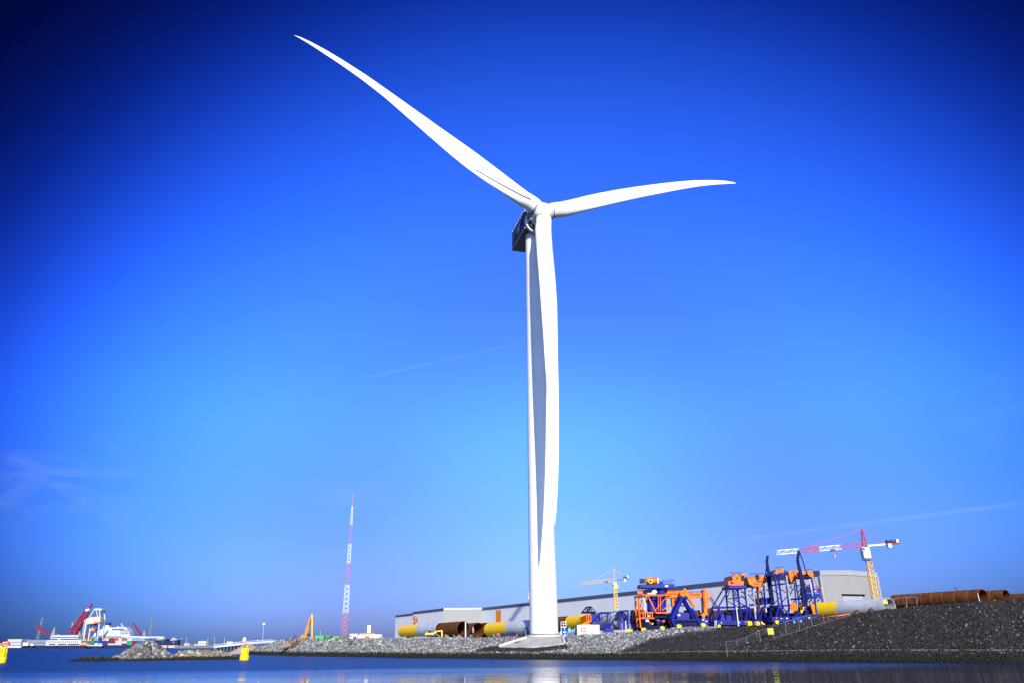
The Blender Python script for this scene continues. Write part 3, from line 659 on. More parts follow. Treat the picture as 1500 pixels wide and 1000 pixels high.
for t0 in (60, 150, 240, 330) if False else (95, 215, 335):
    tri = [(cx, cy)] + [(cx + rx * math.cos(rad(t0 + q)), cy - ry * math.sin(rad(t0 + q))) for q in (-8, 34, 76)]
    m.prism([wallpt(A1, -U, *q)[0] - W * .02 for q in tri], -W * .12)
m.build('emblem', 'logo', h2)
# a second hall piece behind: pale stacks beyond the roof at the tower
m = MB(); m.frame([(773.5, 884, 775.2, 866, .5), (777.5, 884, 775.8, 866, .5), (774, 878, 777, 874, .4), (777, 878, 774, 874, .4), (774.3, 872, 776.5, 869, .4)], 620, 2, .4)
cr = single(m, 'lattice_mast', 'cranewhite', 'small red and white lattice mast peeping over the hall roof left of the turbine tower', 'mast')
m = MB(); m.frame([(773.2, 884, 774.2, 877, .7), (777.8, 884, 776.6, 877, .7)], 619.5, 2, .5)
m.build('red_section', 'red', cr)

# ------------------------------------------------------------------ steel pipes lying in the yard
def pile(name, label, x0, ytop, ybot, Y0, x1, segs, group='steel monopiles lying in the yard', wall=.12, rings=(), cradle=True):
    "starts at photo column x0 (depth Y0), runs along the hall direction until its axis reaches column x1; segs: (fraction end, material, part name)"
    a = P(x0, (ytop + ybot) / 2, Y0); r = (P(x0, ytop, Y0).z - P(x0, ybot, Y0).z) / 2
    d = ray(x1, (ytop + ybot) / 2); L = (a.y * d.x - a.x * d.y) / (U.x * d.y - U.y * d.x); b = a + U * L
    t = thing(name, label, 'steel pipe', (a + b) / 2 - Vector((0, 0, r)), group); f0 = 0
    for f1, mt, pn in segs:
        MB().pipe(a + U * (L * f0), a + U * (L * f1), r, r - wall, 44).build(pn, mt, t, True); f0 = f1
    if rings:
        m = MB()
        for q in rings: m.pipe(a + U * (L * q - .12), a + U * (L * q + .12), r + .03, r - .01, 44)
        m.build('weld_ring', 'rustlite', t, True)
    if cradle:
        m = MB()
        for q in (.18, .82):
            c = a + U * (L * q); m.box((c.x, c.y, c.z - r - .05), (r * 1.6, .8, .6), math.atan2(W.y, W.x)); 
            for sgn in (-1, 1): e = c + W * (sgn * r * .75); m.box((e.x, e.y, c.z - r + .45), (.5, .8, .9), math.atan2(W.y, W.x))
        m.build('cradle', 'wood', t)
    return a, b, r, L
A = pile('monopile', 'yellow and off-white steel pipe farthest left, in front of the workshop hall', 590.5, 915, 932.5, 372, 646, [(.52, 'yellow', 'yellow_section'), (1, 'greypipe', 'white_section')])
pile('monopile', 'rusty brown steel pipe with an open end behind the yellow excavator', 645, 911.5, 933, 330, 679, [(1, 'rust', 'pipe_shell')], wall=.15)
pile('monopile', 'rusty open-ended pipe between the yellow-white pipe and the leftmost rusty pipe', 686, 912, 932.5, 318, 700.5, [(1, 'rust', 'pipe_shell')], wall=.15, rings=(.3, .7))
pile('monopile', 'rusty pipe partly hidden behind the yellow nose of the pipe left of the tower', 703, 912, 932, 345, 726, [(1, 'rust', 'pipe_shell')])
pile('monopile', 'yellow and off-white steel pipe running behind the foot of the turbine tower on the left', 717.5, 911, 931.5, 258, 790, [(.46, 'yellow', 'yellow_section'), (1, 'greypipe', 'white_section')])
pile('monopile', 'rusty pipe just right of the turbine tower behind the white stairs', 806, 903.5, 924, 262, 845, [(1, 'rust', 'pipe_shell')])
pile('monopile', 'short bright yellow pipe end beside the blue lattice frame right of the tower', 836, 901, 921.5, 243, 858, [(1, 'yellow', 'yellow_section')])
pile('monopile', 'light grey pipe lying behind the blue lattice frame', 872, 896, 921, 240, 910, [(1, 'greypipe', 'grey_section')])
pile('monopile', 'rusty pipe lying behind the blue trestles with orange heads', 1046, 893.5, 915, 246, 1142, [(1, 'rust', 'pipe_shell')], rings=(.3, .6, .85))
pile('monopile', 'yellow pipe ending in grey beside the rightmost blue trestle', 1170, 883.5, 907, 262, 1305, [(.50, 'yellow', 'yellow_section'), (1, 'greypipe', 'grey_section')])
pile('monopile', 'long rusty brown pipe with pale weld rings, nearest on the right embankment', 1311, 870.6, 893, 240, 1443, [(1, 'rust', 'pipe_shell')], rings=(.10, .17, .25, .37, .49, .61, .74, .88), wall=.15)
pile('monopile', 'rusty pipe behind the long ringed pipe at the right edge', 1385, 868.5, 888, 256, 1476, [(1, 'rust', 'pipe_shell')], rings=(.5, .8), wall=.15)
pile('monopile', 'rusty pipe cut by the right edge of the photo', 1478, 869.5, 886, 262, 1560, [(1, 'rust', 'pipe_shell')], rings=(.5,))
# rust flange disc left of the orange tower
c = P(938, 908.5, 227); m = MB().pipe(c, c + Vector((.25, .97, 0)) * 1.0, 3.05, 2.2, 40)
dsc = single(m, 'flange_ring', 'rust', 'big rusty flange ring standing on edge left of the orange frame tower', 'flange ring', c - Vector((0, 0, 3.05)), smooth=True)
m = MB().tube(c + Vector((.2, .2, 0)), c + Vector((.3, .6, 0)), 2.25, n=32); m.build('dark_cover', 'darkmetal', dsc)

# hook stick on the long pipe
m = MB(); m.pb(1403, 864.5, 1399, 860, 1.0, 225); m.pb(1399, 860, 1396.5, 861.2, .9, 225)
single(m, 'pipe_hook', 'darkmetal', 'small dark bent hook sticking up behind the long rusty pipe', 'hook')

# ------------------------------------------------------------------ tower cranes
def lattice(m, a0, a1, w0, w1, n, r, side=None):
    "four-chord lattice mast or jib between two points; side: horizontal direction across"
    a0, a1 = Vector(a0), Vector(a1); t = (a1 - a0).normalized()
    u = Vector((1, 0, 0)) if side is None else Vector(side); u = (u - t * u.dot(t)).normalized(); v = t.cross(u)
    prev = None
    for k in range(n + 1):
        f = k / n; c = a0.lerp(a1, f); w = (w0 + (w1 - w0) * f) / 2; ring = [c + u * (i * w) + v * (j * w) for i, j in ((-1, -1), (1, -1), (1, 1), (-1, 1))]
        if prev:
            for i in range(4):
                m.bar(prev[i], ring[i], r * 1.3)
                m.bar(prev[i], ring[(i + 1) % 4], r) if k % 2 else m.bar(prev[(i + 1) % 4], ring[i], r)
                if k % 2: m.bar(ring[i], ring[(i + 1) % 4], r * .8)
        prev = ring
    return m
def towercrane(label, base, top, mast_w, Y, ax, ay, apex, jib, cj, cab, mats, segs, tie1, tie2, trol, hook, wpx):
    s = mpp(base[0], base[1], Y); t = thing('tower_crane', label, 'tower crane', P(base[0], base[1], Y), 'tower cranes by the factory hall')
    m = MB(); lattice(m, P(*base, Y), P(*top, Y), mast_w * s, mast_w * s * .9, 15, .115); m.build('mast', mats['mast'], t)
    m = MB(); lattice(m, P(ax, ay, Y), P(*apex, Y), 6.2 * s * wpx, 1.8 * s * wpx, 6, .10); m.build('tower_head', mats['head'], t)
    x0, y0t, y0b, x1, y1t, y1b = jib
    ja, jb = P(x0, (y0t + y0b) / 2, Y), P(x1, (y1t + y1b) / 2, Y); hw = (P(x0, y0t, Y) - P(x0, y0b, Y)).length
    f0 = 0
    for f1, mt in segs:
        m = MB(); lattice(m, ja.lerp(jb, f0), ja.lerp(jb, f1), hw, hw, max(4, int(22 * (f1 - f0))), .085, (0, 1, 0)); m.build('jib_section', mt, t); f0 = f1
    (cx0, cy0), (cx1, cy1) = cj
    m = MB(); m.pb(cx0, cy0, cx0 + (cx1 - cx0) * .55, cy0 + (cy1 - cy0) * .55, 2.2 * wpx, Y); m.build('counter_jib', mats['cj'], t)
    m = MB(); m.pb(cx0 + (cx1 - cx0) * .55, cy0 + (cy1 - cy0) * .55, cx1, cy1, 2.4 * wpx, Y); m.build('counter_jib', mats['cj2'], t)
    m = MB()
    for q in ((.62, .74), (.76, .88)): m.pbox(cx0 + (cx1 - cx0) * q[0], cy1 - 4.6 * wpx, cx0 + (cx1 - cx0) * q[1], cy1 - .8, Y - .5, 1.4)
    m.build('winch', 'darkmetal', t)
    m = MB(); m.pbox(cx0 + (cx1 - cx0) * .66, cy1 + .6, cx0 + (cx1 - cx0) * .77, cy1 + 6.2 * wpx, Y - .4, 1.2); m.pbox(cx1 - 4.5 * wpx, cy1 - 5.8 * wpx, cx1 - 1.2 * wpx, cy1 - 1.2, Y - .4, 1.2); m.build('counterweight', mats['cw'], t)
    x, y, x_, y_ = cab
    m = MB(); m.pbox(x + 1.5, y, x_ - .5, y_, Y - 1.1, 2.2, .2); m.build('slewing_unit', mats['slew'], t)
    m = MB(); m.pbox(x, y + .5, x + 4.2 * wpx, y + 5.5 * wpx, Y - 2.4, 1.6, .15); cb = m.build('cab', 'cranewhite', t)
    m = MB(); m.pbox(x + .4, y + 1.1, x + 3.6 * wpx, y + 4.2 * wpx, Y - 2.46, .1); m.build('cab_window', 'glass', cb)
    m = MB(); m.box(P((x + x_) / 2 + .6, y_ + 2.6, Y), (11 * s * wpx, 11 * s * wpx, .25)); 
    for q in (-1, 1): 
        for g in (-1, 1): p = P((x + x_) / 2 + .6, y_ + 2.6, Y) + Vector((q * 5.2 * s * wpx, g * 5.2 * s * wpx, 0)); m.bar(p, p + Vector((0, 0, 1)), .1)
    m.build('platform', mats['plat'], t)
    m = MB(); m.bar(P(*apex, Y), P(*tie1, Y), .16); m.bar(P(*apex, Y), P(*tie2, Y), .12); m.build('tie_rod', mats['tie'], t)
    m = MB(); m.pbox(trol[0], trol[1], trol[2], trol[3], Y - .8, 1.6); tr = m.build('trolley', mats['trol'], t)
    m = MB(); m.pb((trol[0] + trol[2]) / 2, trol[3], hook[0], hook[1], .28, Y); m.pbox(hook[0] - .8 * wpx, hook[1], hook[0] + .8 * wpx, hook[1] + 3.4 * wpx, Y - .4, .8, .2); m.build('hook_block', mats['hook'], tr)
    return t
towercrane('red and white tower crane on a yellow mast at the right gable', (1283, 880), (1272, 820), 7.2, 250, 1267, 800, (1262.4, 774.4), (1262.5, 795, 800.8, 1138.3, 805.3, 811.8), ((1270, 798.7), (1317.5, 794.8)), (1263.3, 800.8, 1275.5, 816.5),
           dict(mast='lattice', head='red', cj='cranewhite', cj2='darkred', cw='cranewhite', slew='cranewhite', plat='slate', tie='red', trol='darkred', hook='lattice'),
           ((.255, 'red'), (.50, 'cranewhite'), (.745, 'red'), (1, 'cranewhite')), (1181.6, 802), (1297, 793), (1218, 803.4, 1224, 806), (1223, 812), 1.0)
cr2 = towercrane('faded yellow tower crane rising in front of the hall roof right of the turbine', (903.2, 900), (901, 862), 5.2, 285, 900.5, 851, (898.8, 832.2), (898, 846.8, 851, 849, 852.4, 856.9), ((902, 849.6), (921, 846.6)), (897.3, 851.6, 903.8, 857.4),
           dict(mast='lattice', head='tan', cj='slate', cj2='slate', cw='cranewhite', slew='cranewhite', plat='yellow', tie='trimgrey', trol='slate', hook='slate'),
           ((1, 'tan'),), (867.6, 850.4), (917, 846), (886.5, 850.2, 890.5, 852.8), (888.8, 860.8), .72)
m = MB(); m.pbox(898.8, 857.6, 904, 862.4, 284, 2, .25); m.build('collar', 'yellow', cr2)

# ------------------------------------------------------------------ blue and orange offshore steelwork
def base_of(x, y, Y): p = P(x, y, Y); return p
# S1 lattice frame
Y = 224
t = thing('truss_rig', 'open royal blue lattice frame with a peaked top lying over a grey pipe', 'steel frame', base_of(893, 926, Y))
m = MB(); m.frame([(878.5, 896.8, 894, 896.6, 2.2), (894, 896.6, 907, 894.9, 1.2), (907, 894.7, 921, 893.8, 2.2), (879.5, 896.5, 865.9, 913.5, 2), (879.8, 897.3, 886.7, 917), (894.2, 897, 891.5, 916.5), (907, 894.7, 890.6, 919.8, 2), (878.5, 898, 878.8, 920), (878.5, 919.8, 897, 919.8, 1.8),
    (907.2, 895, 908, 911), (908, 895.5, 913.4, 907), (919.6, 893.8, 919.6, 920, 2), (913, 894, 918, 908), (886, 920, 891, 917.5, 1.6), (897, 920, 891, 917.5, 1.6)], Y, 5, 1.3, ((878.5, 897), (894, 896.8), (907, 894.9), (920.5, 894), (878.8, 919.8), (896, 919.8), (919.6, 919)))
m.build('main_truss', 'blue', t)
m = MB(); m.frame([(853.3, 896, 860, 887.8), (860, 887.8, 866, 887.8), (866, 887.8, 873.3, 895.8), (860.5, 888, 865.5, 895.8), (865.8, 888, 860, 895.8), (860, 887.8, 860, 896), (866, 887.8, 866, 896), (852.8, 896.2, 873.6, 896.2, 2.1)], Y, 4, 1.0, ((860, 887.8), (866, 887.8), (853.3, 896), (873.3, 896)))
m.build('peak_truss', 'navy', t)
m = MB(); m.pbox(866.3, 898, 878.4, 909.8, Y + .6, 3.2); m.pbox(906.4, 909, 915.8, 921.5, Y - 1.8, 2.2); m.build('blue_housing', 'blue', t)
m = MB(); m.pbox(858.8, 898.8, 866.2, 910.2, Y - .6, 2.4, .15); ob = m.build('orange_housing', 'redorange', t)
m = MB(); m.pb(860.8, 900.5, 860.8, 908.5, .7, Y - .7); m.pb(863.8, 900.5, 863.8, 908.5, .7, Y - .7); m.pb(860.8, 904.5, 864, 904.5, .7, Y - .7); m.build('dark_slot', 'black', ob)
m = MB(); m.pprism([(883, 925.5), (886, 921.2), (892, 919), (899, 921.6), (899.5, 925.5)], Y - .8, 2.4); m.pb(862, 921, 868, 912, 1.6, Y); m.build('foot', 'blue', t)
m = MB(); lattice(m, P(923, 921, Y + 1), P(923, 897, Y + 1), 5 * .19, 5 * .19, 7, .09); m.build('side_ladder', 'blue', t)
m = MB(); m.pb(926, 893, 930, 924, 3.4, Y + 1.5, None, 3); m.pb(924, 900, 934, 922, 3, Y + 2.5, None, 2); m.build('dark_web', 'navy', t)
# S2 orange tower with blue cylinders
Y = 217
t = thing('lifting_tower', 'orange framed tower round two blue cylinders with a winch deck on top', 'lifting tower', base_of(958, 921, Y))
m = MB(); m.pt(968.5, 862.5, 968.5, 896, 14.6, Y + 3, n=28); m.pt(955, 871, 955, 897, 14.0, Y + 4.2, n=28); m.build('cylinder', 'blue', t, True)
m = MB(); m.pbox(937.5, 855, 988, 860.2, Y, 5.2); dk = m.build('winch_deck', 'blue', t)
m = MB()
for x in np.linspace(971.5, 987.5, 6): m.pb(x, 847.8, x, 855, .3, Y); m.bar(P(x, 847.8, Y) + Vy * 5, P(x, 855, Y) + Vy * 5, .06)
for y in (848, 851.3): m.pb(971.5, y, 987.5, y, .3, Y); m.bar(P(971.5, y, Y) + Vy * 5, P(987.5, y, Y) + Vy * 5, .06)
m.bar(P(987.5, 848, Y), P(987.5, 848, Y) + Vy * 5, .06); m.build('deck_railing', 'blue', dk)
m = MB(); m.tube(P(946, 850.2, Y + 1.6), P(962.5, 849.2, Y + 1.6), .86, n=22); m.build('winch_drum', 'orange', dk, True)
m = MB(); m.pbox(947.5, 845.2, 962, 854.8, Y + 2.4, 1.8, .2); m.build('winch_housing', 'orange', dk)
m = MB(); m.tube(P(953, 850.6, Y - .3), P(953, 850.6, Y + 1.0), .62, n=20); m.build('yellow_sheave', 'yellow', dk, True)
m = MB(); m.tube(P(953, 850.6, Y - .42), P(953, 850.6, Y - .28), .34, n=16); m.tube(P(937.3, 850.5, Y + .8), P(944, 850.5, Y + .8), .62, n=16); m.tube(P(941.5, 851, Y + .1), P(941.5, 851, Y + .9), .55, n=16); m.pbox(940, 855.8, 945, 859.6, Y - .35, .3); m.build('motor', 'darkmetal', dk, True)
m = MB(); m.pbox(962.6, 845.9, 964.8, 853.4, Y + 1.0, 2); m.pbox(974.3, 856.3, 978.5, 859, Y - .06, .1); m.build('white_panel', 'cranewhite', dk)
m = MB(); m.pprism([(965, 855), (967, 851), (971, 850.8), (972, 855)], Y + 1, 2); m.build('small_housing', 'blue', dk)
m = MB()
for x in (947, 951, 955.5, 975.5): m.pb(x, 860, x, 864.5, 1.9, Y + 2.2)
m.pbox(945.8, 863.8, 960.5, 867.6, Y + 1, 3.4); m.pbox(939.5, 921 - 5.2, 981, 921.5, Y, 6); m.pbox(958.5, 900, 976, 904.2, Y + 1.2, 3); m.pb(960, 903, 965, 918, 3, Y + 2); m.pb(975, 903, 968, 918, 3, Y + 2); m.pbox(962, 906, 972, 918, Y + 2.4, 2.5)
m.pbox(941, 897.5, 984, 920.5, Y + 5, 1.2); m.build('base_frame', 'navy', t)
m = MB(); m.pt(953, 869.2, 958.5, 867.2, 3.2, Y + .2); m.tube(P(958, 866.5, Y - .2), P(960, 866.5, Y + .8), .55, n=16); m.pbox(948.5, 867.8, 953, 869.6, Y + .1, .8); m.build('white_winch', 'cranewhite', t)
m = MB(); m.frame([(933.5, 871.8, 982, 871.2, 2.2), (935.2, 873, 936.6, 900, 2.9), (936.6, 900, 938.6, 919, 2.6), (945.8, 876, 939.4, 896, 1.8), (949.4, 872.5, 961, 896.5, 2.3), (960.5, 897, 979.5, 897, 2.3), (939, 897, 957, 897, 2.0), (938.5, 905, 958.5, 905, 2), (981, 885, 970.5, 893.5, 1.9), (977, 873, 960, 893, 1.2), (947, 891, 948, 897, 1.6)], Y, 6, 1.6, ((935.2, 873), (958, 871.5), (981, 871.3), (937, 900), (961, 897), (979, 897)))
m.build('orange_frame', 'orange', t)
m = MB()
for x in (942, 945.3, 948.6, 952, 955.4): m.pb(x, 897.5, x, 904.6, 1.2, Y)
m.build('cage_bars', 'orange', t)
m = MB(); m.pt(933.3, 868.2, 941.2, 868.2, 6.4, Y - .2, n=18); m.pb(944.5, 869.5, 947.5, 874, 2.6, Y - .2); m.build('end_drum', 'orange', t, True)
m = MB(); m.pb(934, 874.2, 939.5, 874.2, 2, Y - .3); m.build('dark_clamp', 'darkmetal', t)
m = MB(); m.pbox(977.5, 864.6, 996.5, 874.6, Y + .4, 3.6, .3); m.pbox(974, 868.5, 980, 873.8, Y + .6, 2.6); m.pbox(984.6, 874.5, 989.8, 888, Y + 1, 2); m.build('orange_housing', 'orange', t)
m = MB()
for x in (964.3, 967.3): m.pb(x, 872, x, 894, 1.0, Y - .1)
m.pb(990.5, 875, 984, 896, 2, Y + 1.6); m.pb(948, 906, 954, 914, 1.1, Y - .1); m.build('rusty_upright', 'redorange', t)
m = MB(); m.pbox(970, 908, 974, 910.2, Y - .3, .6); m.pb(980, 908, 984, 918, 2.2, Y - .2); m.pb(963, 907, 966, 908.5, 1.6, Y - .2); m.build('orange_fitting', 'redorange', t)
# S3 A-frame with orange arm
Y = 213.5
t = thing('a_frame_rig', 'big blue A-frame on a low hull carrying an orange jointed arm', 'a-frame', base_of(1005, 917, Y))
m = MB(); m.frame([(1000, 874, 984.4, 906.5, 5.4), (1003, 874, 1026, 913, 5.4), (984.4, 906.5, 989, 917, 4.2), (984.6, 908, 1025, 908, 2.2), (996, 886, 1010, 886, 1.0)], Y, 4, 3, ((1001, 875), (985, 906), (1025, 911)))
m.build('a_frame', 'blue', t)
m = MB(); m.pprism([(986, 908.8), (1026.5, 908.8), (1029, 917), (988, 917.8)], Y + .3, 5); m.pbox(1010, 900, 1022, 908, Y + 3, 2); m.build('hull', 'navy', t)
m = MB(); m.pbox(991.3, 896, 1009.8, 907.2, Y + 1.2, 3.4, .15); m.pbox(1027, 905, 1038.2, 913.2, Y + .2, 2.6); m.build('blue_housing', 'blue', t)
m = MB(); m.tube(P(1000.8, 868.6, Y - .8), P(1000.8, 868.6, Y + 4.6), .82, n=20); m.pbox(998, 864.8, 1008, 873, Y, 3.4, .3); m.pb(1001.8, 861.5, 1005.4, 866, 3, Y + .5); m.pb(1003.5, 866, 1018.2, 888.6, 3.6, Y - .5); m.build('hinge_arm', 'orange', t)
m = MB(); m.pbox(1006, 868, 1031.5, 874.4, Y + 1.2, 1.8, .1); m.build('boom', 'orange', t)
m = MB(); m.pprism([(1030.2, 863.2), (1033, 861.8), (1038.6, 869), (1038, 887), (1035.8, 893), (1036.5, 899.5), (1031, 903.6), (1027, 900.5), (1031.5, 896), (1031, 884), (1030, 872)], Y + .2, 3); arm = m.build('grab_arm', 'orange', t)
m = MB(); m.pb(1031.4, 864, 1031.6, 884, .7, Y + .1); m.pb(1031.6, 884, 1033.5, 890, .7, Y + .1); m.build('hose', 'black', arm)
m = MB(); 
for x0, y0, x1, y1 in ((1037.5, 866, 1043.5, 867), (1043.5, 867, 1043, 873), (1040.5, 866.5, 1040.5, 872), (1037.5, 870, 1043, 870.5)): m.pb(x0, y0, x1, y1, .6, Y + .4)
m.build('handrail', 'redorange', arm)
m = MB()
for o_ in (0, 2.6): m.pb(1038.5 + o_, 874.5 - o_ * .4, 1049.6 + o_, 891 - o_ * .4, .9, Y + .5)
for q in np.linspace(.05, .95, 8): m.pb(1038.5 + 11.1 * q, 874.5 + 16.5 * q, 1041.1 + 11.1 * q, 873.5 + 16.5 * q, .6, Y + .5)
m.build('ladder', 'navy', t)
m = MB(); m.pbox(1014, 893, 1026, 906, Y + 4.5, 3); m.pbox(1036.5, 890, 1043, 914, Y + 2.5, 3.2); m.pbox(1004, 893, 1013, 900, Y + 5, 2); m.pbox(1021, 897, 1028, 912, Y + 4, 3); m.pbox(987, 893, 995, 906, Y + 5, 3); m.pbox(1040, 897, 1050, 915, Y + 4, 3); m.build('dark_machinery', 'rustin', t)

def trestle(label, base, hull, bars, ties, Y, D, w=1.7, extra=None):
    t = thing('trestle_tower', label, 'trestle', base_of(*base, Y), 'blue and orange steel trestle towers')
    m = MB(); m.frame(bars, Y, D, w, ties); m.build('trestle', 'blue', t)
    if hull:
        m = MB(); m.pbox(*hull, Y - .6, D + 1.6); hl = m.build('hull', 'blue', t)
        m = MB()
        for x in np.arange(hull[0] + 1.5, hull[2] - 1, 3.4): m.pb(x, hull[1] + .6, x, hull[3] - .4, .5, Y - .72)
        m.build('hull_ribs', 'navy', hl)
        m = MB(); m.pbox(hull[0] + 1, hull[3], hull[2] - 1, hull[3] + 2.0, Y + .2, D); m.build('skid', 'navy', hl)
    return t
# S4
Y = 209
t = trestle('widest blue trestle tower with blocky orange heads and black grilles', (1075, 916), (1047, 908, 1098, 914.6),
    [(1069.8, 858.5, 1052.4, 888, 2.1), (1052.4, 888, 1049, 911, 2.4), (1072.8, 858.5, 1075.8, 888, 2.6), (1075.8, 888, 1074.6, 909, 2.2), (1090.8, 857.5, 1094.4, 889, 3.2), (1094.4, 889, 1093, 909, 2.8), (1052.4, 888.7, 1094, 887.6, 1.4), (1076.2, 874.4, 1092, 873.6, 1.4),
     (1085, 862, 1091, 870.5, 1.3), (1079.5, 862, 1075.5, 872, 1.3), (1076.4, 878, 1092, 886.8, 1.4), (1091, 890, 1080.6, 907, 1.4), (1094.6, 889, 1103, 906, 1.8), (1052.4, 889, 1058, 908, 3.2)],
    ((1069.8, 858.5), (1090.8, 857.5), (1052.4, 888), (1094, 888), (1075.8, 888)), Y, 7)
m = MB(); m.pbox(1068.6, 856.6, 1093, 860.8, Y - .5, 8); m.pprism([(1055, 908), (1059, 896), (1063, 908)], Y - .3, 3); m.pbox(1064, 901, 1074, 908.2, Y + 1, 3); m.build('cap_beam', 'blue', t)
m = MB(); m.pprism([(1069, 843.2), (1073.2, 841.6), (1079, 842.6), (1088, 841), (1089.6, 844), (1089.8, 853.5), (1086, 857.5), (1074, 858), (1068.6, 855)], Y - .4, 6); m.pbox(1066.8, 851, 1070, 856.4, Y - .8, 2); hd = m.build('orange_head', 'orange', t)
m = MB(); m.pbox(1085, 839.6, 1093, 842.6, Y + .5, 4); m.pbox(1076, 840.4, 1082, 843, Y + 1, 3); m.build('top_cover', 'orange', hd)
m = MB(); m.pbox(1069.2, 843, 1073.2, 849.2, Y - .75, .4); m.pbox(1086.2, 842.2, 1090.4, 849.4, Y - .75, .4); m.pbox(1070, 851.5, 1074, 853.4, Y - .75, .4); m.pb(1079, 845, 1081, 847, 1.2, Y - .6); m.build('grille', 'grille', hd)
# S5
t = trestle('dark blue trestle tower with a bulky orange head and a tall navy boom', (1115, 914), (1099, 908, 1130, 914.2),
    [(1102.8, 858, 1105.4, 884, 2), (1105.4, 884, 1108.4, 909, 2.2), (1118.8, 857, 1122.4, 909, 2.4), (1094, 864.8, 1104, 864.8, 1.2), (1095, 869, 1104.6, 880, 1.4), (1097, 885, 1121, 884, 1.4), (1111, 858, 1121, 884, 1.4), (1109, 870, 1120, 862, 1.3), (1106, 884, 1114, 909, 1.6), (1120, 886, 1111, 908, 1.5), (1122, 862, 1131, 870, 1.3), (1127, 886, 1130, 909, 2)],
    ((1102.8, 858), (1118.8, 857), (1105.4, 884), (1121, 884)), Y + 4, 6)
m = MB(); m.pprism([(1094.5, 844.6), (1100, 843.2), (1108, 842.2), (1112, 841.2), (1119, 842.8), (1121.6, 848), (1120.8, 853.2), (1114, 858.2), (1104, 858.4), (1097.5, 855)], Y + 3.6, 5); m.pb(1112, 858, 1112.8, 866, 2.6, Y + 3.8); m.pbox(1118, 844, 1124.4, 852, Y + 6, 3); hd = m.build('orange_head', 'orange', t)
m = MB(); m.pbox(1107.6, 841.4, 1112.2, 848.2, Y + 3.2, .4); m.pb(1108, 851, 1117, 850, .7, Y + 3.4); m.pb(1104, 854, 1111, 854.5, .6, Y + 3.4); m.build('grille', 'grille', hd)
m = MB(); m.pbox(1115.6, 874.6, 1131, 883.6, Y + 4.2, 6); m.build('platform', 'blue', t)
m = MB(); pth = [(1124.6, 813.6), (1123.2, 821), (1124.6, 831), (1127, 845), (1129.6, 864), (1132.2, 885)]
for k, (a, b) in enumerate(zip(pth, pth[1:])): m.pb(*a, *b, 3.0 + .35 * k, Y + 2.6, None, .55)
m.pb(1123, 829, 1120.4, 846, 1.2, Y + 3); m.build('boom', 'navy', t)
m = MB(); m.pb(1108.5, 856, 1113.5, 905, 2.2, Y + 6); m.pb(1110, 888, 1114, 905, 2, Y + 6); m.build('rusty_brace', 'rust', t)
m = MB(); m.pbox(1105.8, 889.5, 1107.4, 894.5, Y + 3.3, .2); m.pbox(1121.7, 890, 1123.3, 896, Y + 3.3, .2); m.build('white_plate', 'cranewhite', t)
# S6
t = trestle('slim blue trestle tower with an orange cap and an orange bucket at its shoulder', (1146, 911), (1131, 902.6, 1160, 910.5),
    [(1133.8, 840.5, 1140.6, 886, 2.5), (1140.6, 886, 1136.8, 907, 2.4), (1150.2, 837.5, 1157, 886, 2.9), (1157, 886, 1153, 906, 2.4), (1137.2, 855, 1152.6, 853.8, 1.3), (1140.4, 886.6, 1157, 885.6, 1.4), (1138, 858.8, 1154, 868.8, 1.3), (1154.6, 871, 1142, 885.4, 1.3), (1141.2, 888.5, 1149, 898.5, 1.5), (1157, 886, 1169.5, 903.5, 1.7), (1142, 841, 1150.6, 851.5, 1.2)],
    ((1133.8, 840.5), (1150.2, 837.5), (1140.6, 886), (1157, 886), (1152.6, 854), (1137.2, 855)), Y - 3, 6)
m = MB(); m.pprism([(1131, 841.8), (1132.6, 837), (1150, 833.4), (1151.6, 839.4), (1140, 841.2)], Y - 3.5, 7); m.build('cap_beam', 'blue', t)
m = MB(); m.pprism([(1134.8, 839), (1136.6, 833.6), (1146, 831.4), (1148.8, 834.4), (1147, 838.4), (1141, 837.6), (1138, 840.4)], Y - 3.8, 6); hd = m.build('orange_head', 'orange', t)
m = MB(); m.pprism([(1152.8, 836), (1168.8, 834.4), (1169.4, 842.6), (1166, 849), (1160.4, 853.4), (1155.8, 849.4), (1153.6, 843)], Y + 1.5, 2.6); m.build('bucket', 'orange', t)
m = MB(); m.pb(1158.6, 853, 1159, 862.6, .7, Y + 2); m.pb(1159, 862.8, 1163, 862.8, .7, Y + 2); m.build('cable_guide', 'darkmetal', t)
# S7
t = trestle('rightmost blue trestle tower with two orange lobes, a side platform and a navy boom', (1181, 911), (1160.5, 902, 1198.5, 910),
    [(1163.4, 853, 1167.5, 896, 2), (1167.5, 896, 1166, 906, 2), (1176, 842.5, 1182.5, 880, 2.2), (1182.5, 880, 1179, 906, 2.2), (1188.8, 845, 1192.8, 870, 2.4), (1192.8, 870, 1197, 907, 2.6), (1172.5, 844.5, 1191, 844, 1.8), (1162.5, 857.5, 1172, 856.5, 1.3), (1176.5, 850, 1182, 858, 1.2), (1187.6, 849, 1183, 872, 1.4), (1166, 875.6, 1197, 874.8, 2),
     (1168, 870, 1174, 858, 1.3), (1168, 890, 1176, 877, 1.3), (1184, 888, 1195, 876, 1.5), (1197, 880, 1202, 874.5, 1.8), (1168, 897, 1182, 904, 1.6)],
    ((1163.4, 853), (1176, 842.5), (1188.8, 845), (1167, 875.6), (1193, 874.8)), Y - 4, 6)
m = MB(); pth = [(1170.2, 806.2), (1168.3, 819), (1170, 829), (1172.6, 838), (1175.4, 862), (1178.4, 888)]
for k, (a, b) in enumerate(zip(pth, pth[1:])): m.pb(*a, *b, 3.0 + .4 * k, Y - 4.6, None, .6)
m.pb(1171, 807.5, 1176.5, 822, 1.2, Y - 4); m.pb(1176.5, 822, 1181.2, 840, 1.2, Y - 4); m.build('boom', 'navy', t)
